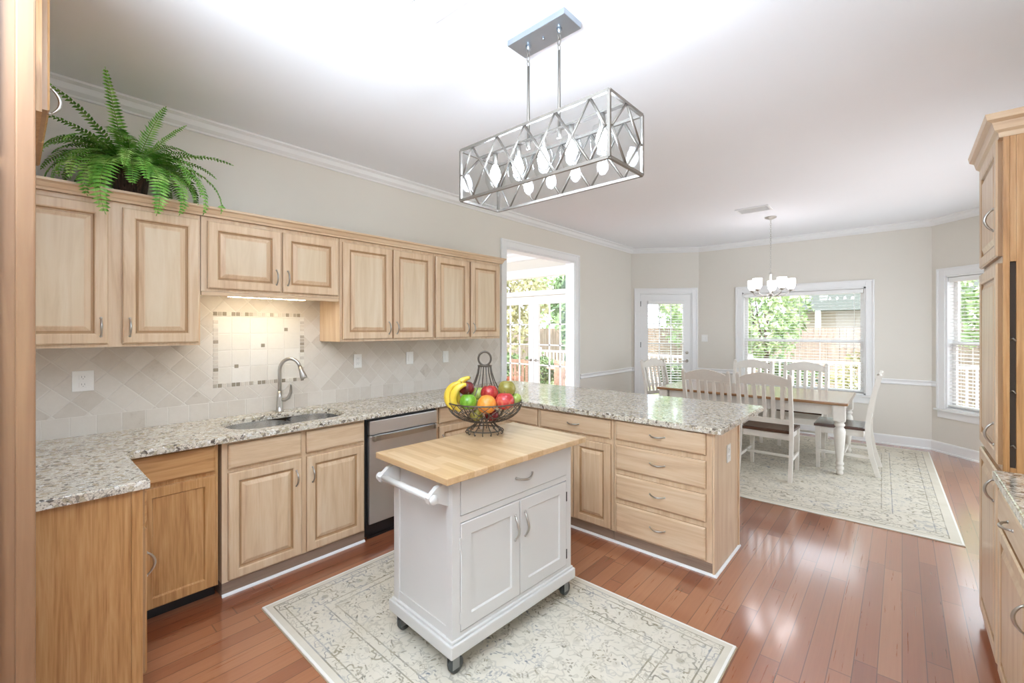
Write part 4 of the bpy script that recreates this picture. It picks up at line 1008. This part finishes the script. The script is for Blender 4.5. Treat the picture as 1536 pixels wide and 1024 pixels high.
# ------------------------------------------------------------------ dining chairs (local: faces +y, back at y = 0)
def make_chair(label, loc, rz):
    r = thing('dining_chair', label, 'chair', loc, rz, 'chairs around the dining table'); w = .235
    mb = MB(); bm = bmesh.new(); n = 8
    mb.prism([(-w+.01, .02), (w-.01, .02), (w+.005, .46), (-w-.005, .46)], .452, .478); mb.prism([(-w+.03, .04), (w-.03, .04), (w-.02, .44), (-w+.02, .44)], .478, .481); mb.build('seat', 'chairseat', r)
    mb = MB(); mb.prism([(-w+.02, .035), (w-.02, .035), (w-.015, .445), (-w+.015, .445)], .385, .4515); mb.build('seat_rail', 'chairpaint', r)
    def post(sx):
        mb = MB(); pr = [(-.085, 0), (-.03, .20), (.0, .40), (.0, .52), (-.03, .75), (-.085, .99), (-.095, 1.035)]
        vs = []; fs = []
        for (y, z) in pr:
            hh = .021; vs += [(sx*w-.017, y-hh, z), (sx*w+.017, y-hh, z), (sx*w+.017, y+hh, z), (sx*w-.017, y+hh, z)]
        for i in range(len(pr)-1):
            for k in range(4): fs.append((i*4+k, i*4+(k+1) % 4, i*4+4+(k+1) % 4, i*4+4+k))
        fs += [(0, 3, 2, 1), (len(vs)-4, len(vs)-3, len(vs)-2, len(vs)-1)]; mb.add(vs, fs); mb.add(*ball((sx*w, -.094, 1.04), .022, 8, 6, (.85, .9, .8))); mb.build('rear_leg', 'chairpaint', r)
    post(-1); post(1)
    for sx in (-1, 1):
        mb = MB(); cx, cy = sx*(w-.02), .425
        vs = []; fs = []
        for hh, z in ((.015, 0), (.022, .3), (.024, .385), (.024, .452)): vs += [(cx-hh, cy-hh, z), (cx+hh, cy-hh, z), (cx+hh, cy+hh, z), (cx-hh, cy+hh, z)]
        for i in range(3):
            for k in range(4): fs.append((i*4+k, i*4+(k+1) % 4, i*4+4+(k+1) % 4, i*4+4+k))
        mb.add(vs, fs+[(0, 3, 2, 1)]); mb.build('front_leg', 'chairpaint', r)
    mb = MB(); N = 16; poly = []
    for i in range(N+1):
        t = i/N; x = -w+.016+t*(2*w-.032); c = abs(2*t-1); zt = 1.045+.022*cos(c*pi*.9)-(.02*(c > .8)*(1-(1-c)/.2)); poly.append((x, zt))
    low = [(x, .935+.012*(1-(x/w)**2)) for x, _ in poly][::-1]
    T = Matrix.Translation((0, -.083, 0)) @ Matrix.Translation((0, 0, .99)) @ Matrix.Rotation(R(12), 4, 'X') @ Matrix.Translation((0, 0, -.99))
    mb.prism(poly+low, -.011, .011, T, 'y'); mb.build('top_rail', 'chairpaint', r)
    mb = MB(); mb.box(-w+.016, w-.016, -.022, .0, .55, .60, .004); mb.build('lower_rail', 'chairpaint', r)
    for k in range(5):
        x = (k-2)*.079; mb = MB(); pr = [(-.012, .595, .015), (-.022, .70, .019), (-.048, .83, .017), (-.075, .95, .014)]; vs = []; fs = []
        for y, z, h in pr: xx = x*(1+.15*(z-.6)); vs += [(xx-h, y-.006, z), (xx+h, y-.006, z), (xx+h, y+.006, z), (xx-h, y+.006, z)]
        for i in range(3):
            for q in range(4): fs.append((i*4+q, i*4+(q+1) % 4, i*4+4+(q+1) % 4, i*4+4+q))
        mb.add(vs, fs+[(0, 3, 2, 1), (12, 13, 14, 15)]); mb.build('slat', 'chairpaint', r)
    mb = MB()
    for sx in (-1, 1): mb.box(sx*(w-.01)-.009, sx*(w-.01)+.009, -.02, .41, .17, .20, .003)
    mb.box(-w+.02, w-.02, .19, .21, .172, .198, .003); mb.build('stretcher', 'chairpaint', r)
    return r
zr = .0105
c0 = make_chair('cream dining chair on the near side, closest to the peninsula end, dark seat in view', (-1.06, 5.14, zr), 0)
cs = [(-1.625, 5.14, 0, 'cream dining chair on the near side of the table, behind the peninsula worktop'),
      (-1.62, 7.02, pi, 'far side cream dining chair, left of the two before the window'),
      (-.98, 7.02, pi, 'far side cream dining chair, right of the two before the window'),
      (-2.72, 6.36, -pi/2-R(17), 'cream dining chair at the left head of the table in front of the garden door'),
      (-.265, 6.06, pi/2, 'cream dining chair at the right head of the table, seen from the side')]
for x, y, a, lb in cs: dup(c0, (x, y, zr), a, None, lb)

# ------------------------------------------------------------------ garden
mb = MB(); mb.box(-40, 40, 7.9, 60, -.6, -.45); tag(mb.build('lawn', 'grass'), 'sunlit pale lawn beyond the windows', 'lawn', kind='structure')
mb = MB(); mb.box(-14, 8, 5.95, 10.4, -.22, -.12)
o = mb.build('deck', 'deck'); 
struct(o)
def leafcloud(n, rx, ry, rz_, size, seed):
    rn = random.Random(seed); mb = MB(); vs = []; fs = []
    for i in range(n):
        u = rn.uniform(-1, 1); a = rn.uniform(0, 2*pi); k = rn.uniform(.45, 1)**.5*(1+.16*sin(3*a)+.12*sin(5*u+2*a)); s_ = sqrt(1-u*u)
        p = Vector((rx*k*s_*cos(a), ry*k*s_*sin(a), rz_*k*u)); d = Vector((rn.gauss(0, 1), rn.gauss(0, 1), rn.gauss(0, 1))).normalized(); e = d.cross(Vector((rn.gauss(0, 1), rn.gauss(0, 1), rn.gauss(0, 1)))).normalized(); z = size*rn.uniform(.6, 1.3); b = len(vs)
        vs += [p-d*z, p+e*z*.5, p+d*z, p-e*z*.5]; fs.append((b, b+1, b+2, b+3))
    mb.add(vs, fs); return mb
def shrub(name, label, cat, loc, rx, ry, rz_, mat, n=1500, size=.07, seed=1, trunk=0, group='garden plants'):
    r = thing(name, label, cat, loc, 0, group)
    o = leafcloud(n, rx, ry, rz_, size, seed).build('foliage', mat, r); o.location = (0, 0, trunk+rz_*.95)
    mb = MB(); rn = random.Random(seed); h = trunk+rz_
    mb.tube([(0, 0, 0), (.04, 0, h*.5), (0, .03, h)], [.09*rx, .07*rx, .03*rx], 8)
    for k in range(5): a = rn.uniform(0, 6.28); mb.tube([(0, 0, h*.55), (cos(a)*rx*.5, sin(a)*ry*.5, h*1.15)], [.04*rx, .012*rx], 6)
    mb.build('trunk', 'bark', r); return r
shrub('tree', 'pale green leafy tree seen through the left of the wide window', 'tree', (-2.25, 10.9, -.5), .75, .7, .95, 'bush_p', 2600, .07, 3, 1.45)
shrub('tree', 'tall dark tree behind the neighbouring house roof', 'tree', (-1.5, 24.5, -.45), 3.6, 2, 3.2, 'bush_d', 2600, .2, 4, 2.2)
shrub('tree', 'light green tree behind the right side of the wide window', 'tree', (1.5, 12.9, -.45), 1.1, .8, 1.2, 'bush_p', 2600, .09, 5, 1.7)
shrub('bush', 'low olive bush by the white railing', 'bush', (-.3, 12.4, -.45), .9, .6, .75, 'bush_y', 1800, .07, 6)
shrub('bush', 'round green bush in front of the fence', 'bush', (-2.6, 12.6, -.45), 1.1, .6, .7, 'bush_d', 1800, .07, 7)
shrub('tree', 'leafy tree filling the upper part of the right bay window', 'tree', (2.6, 9.6, -.45), .9, .8, 1.25, 'bush_p', 2600, .07, 8, 1.5)
shrub('bush', 'pale bush low outside the right bay window', 'bush', (4.2, 12.5, -.45), 1.1, .8, .8, 'bush_y', 1800, .08, 9)
shrub('tree', 'broad tree outside the glazed garden door', 'tree', (-4.4, 13.2, -.45), 1.5, 1.3, 1.5, 'bush_p', 2600, .11, 10, 1.7)
shrub('tree', 'olive green tree behind the french doors, left', 'tree', (-11.3, 12.2, -.45), 1.8, 1.2, 1.9, 'bush_y', 2800, .13, 11, 1.3)
shrub('tree', 'dark green tree behind the french doors, right', 'tree', (-7.5, 12.0, -.45), 1.2, 1.0, 2.1, 'bush_d', 2800, .11, 12, .8)
shrub('tree', 'tall pale tree above the french door transom', 'tree', (-12.5, 18.5, -.45), 3.6, 2.2, 4.0, 'bush_p', 3000, .2, 13, 2.2)
shrub('bush', 'green bush at the edge of the deck outside the french doors', 'bush', (-7.4, 9.4, -.12), .6, .4, .5, 'bush_d', 1500, .06, 14)
def fence(label, x0, x1, y, h, z0=-.45, mat='fence'):
    r = thing('garden_fence', label, 'fence', ((x0+x1)/2, y, z0)); mb = MB(); x = x0; c = (x0+x1)/2
    while x < x1: mb.box(x-c, x-c+.135, 0, .02, 0, h); x += .145
    mb.build('boards', mat, r); mb = MB(); 
    for z in (.3, h-.3): mb.box(x0-c, x1-c, .02, .06, z, z+.09)
    mb.build('rails', mat, r)
fence('weathered wooden fence at the far side of the garden', -14, 8, 14.6, 2.0)
r = thing('railing', 'white picket railing along the garden edge of the deck', 'railing', (-1.0, 10.3, -.12))
mb = MB(); mb.box(-7, 7, -.03, .03, .98, 1.03); mb.box(-7, 7, -.02, .02, .10, .15); mb.build('rail', 'outwhite', r)
mb = MB(); x = -6.95
while x < 7: mb.box(x-.014, x+.014, -.014, .014, .15, .98); x += .115
mb.build('pickets', 'outwhite', r)
for k in range(6): mb = MB(); xx = -7+k*2.8; mb.box(xx-.05, xx+.05, -.05, .05, 0, 1.1, .01); mb.build('post', 'outwhite', r)
r = thing('house', 'neighbouring house with grey roof and pale posts beyond the fence', 'house', (.6, 17.5, -.45))
mb = MB(); mb.box(-3.2, 3.2, 0, 4, 0, 2.6); mb.build('wall', 'siding', r)
mb = MB(); mb.prism([(-.6, 2.55), (2.0, 3.9), (4.6, 2.55)], -3.6, 3.6, axis='x'); mb.build('roof', 'roofing', r)
for k in range(4): mb = MB(); xx = -2.6+k*1.7; mb.box(xx-.07, xx+.07, -.6, -.46, 0, 2.55); mb.build('post', 'outwhite', r)
for k in range(3): mb = MB(); xx = -1.75+k*1.7; mb.box(xx-.35, xx+.35, -.03, 0, .9, 2.0); mb.build('window', 'roofing', r)
def patio_chair(label, loc, rz):
    r = thing('patio_chair', label, 'chair', loc, rz, 'patio chairs on the deck'); mb = MB()
    for k in range(6): mb.box(-.26, .26, -.26+k*.085, -.26+k*.085+.07, .40, .42)
    mb.build('seat', 'patio_wood', r); mb = MB()
    for k in range(6): mb.box(-.25+k*.088, -.25+k*.088+.06, .25, .27, .42, .92)
    mb.box(-.27, .27, .245, .275, .90, .97); mb.build('backrest', 'patio_wood', r)
    for sx in (-1, 1):
        for sy in (-1, 1): mb = MB(); mb.box(sx*.25-.02, sx*.25+.02, sy*.24-.02, sy*.24+.02, 0, .62 if sy < 0 else .42); mb.build('leg', 'patio_wood', r)
        mb = MB(); mb.box(sx*.25-.03, sx*.25+.03, -.28, .27, .62, .645); mb.build('armrest', 'patio_wood', r)
    return r
p = patio_chair('wooden patio chair outside the left french door', (-6.4, 7.7, -.12), R(200)); 
dup(p, (-5.3, 7.9, -.12), R(150), None, 'wooden patio chair outside the right french door')
dup(p, (-5.2, 9.3, -.12), R(20), None, 'wooden patio chair further out by the deck edge')
r = thing('patio_table', 'round wooden patio table outside the french doors', 'table', (-5.95, 8.75, -.12)); mb = MB(); mb.lathe([(.0, .70), (.5, .70), (.5, .73), (0, .73)], 28); mb.build('tabletop', 'patio_wood', r)
mb = MB(); mb.tube([(0, 0, .02), (0, 0, .70)], .04, 10); mb.lathe([(.25, 0), (.22, .03), (.04, .05)], 16); mb.build('pedestal', 'patio_wood', r)
for (x, y, s_, lb) in ((-7.2, 8.2, 1.0, 'terracotta planter with green leaves outside the left french door'), (-4.75, 8.6, .8, 'smaller terracotta planter with green leaves outside the right french door'), (-3.6, 9.2, .9, 'terracotta planter with leaves outside the garden door')):
    r = thing('planter', lb, 'planter', (x, y, -.12), 0, 'terracotta planters on the deck'); mb = MB(); mb.lathe([(.16*s_, 0), (.24*s_, .42*s_), (.27*s_, .42*s_), (.27*s_, .5*s_), (.22*s_, .5*s_), (.2*s_, .44*s_), (0, .44*s_)], 22); mb.build('pot', 'terracotta', r)
    o = leafcloud(500, .32*s_, .32*s_, .3*s_, .06, int(x*10)).build('foliage', 'bush_d', r); o.location = (0, 0, .72*s_)
bpy.context.view_layer.update()
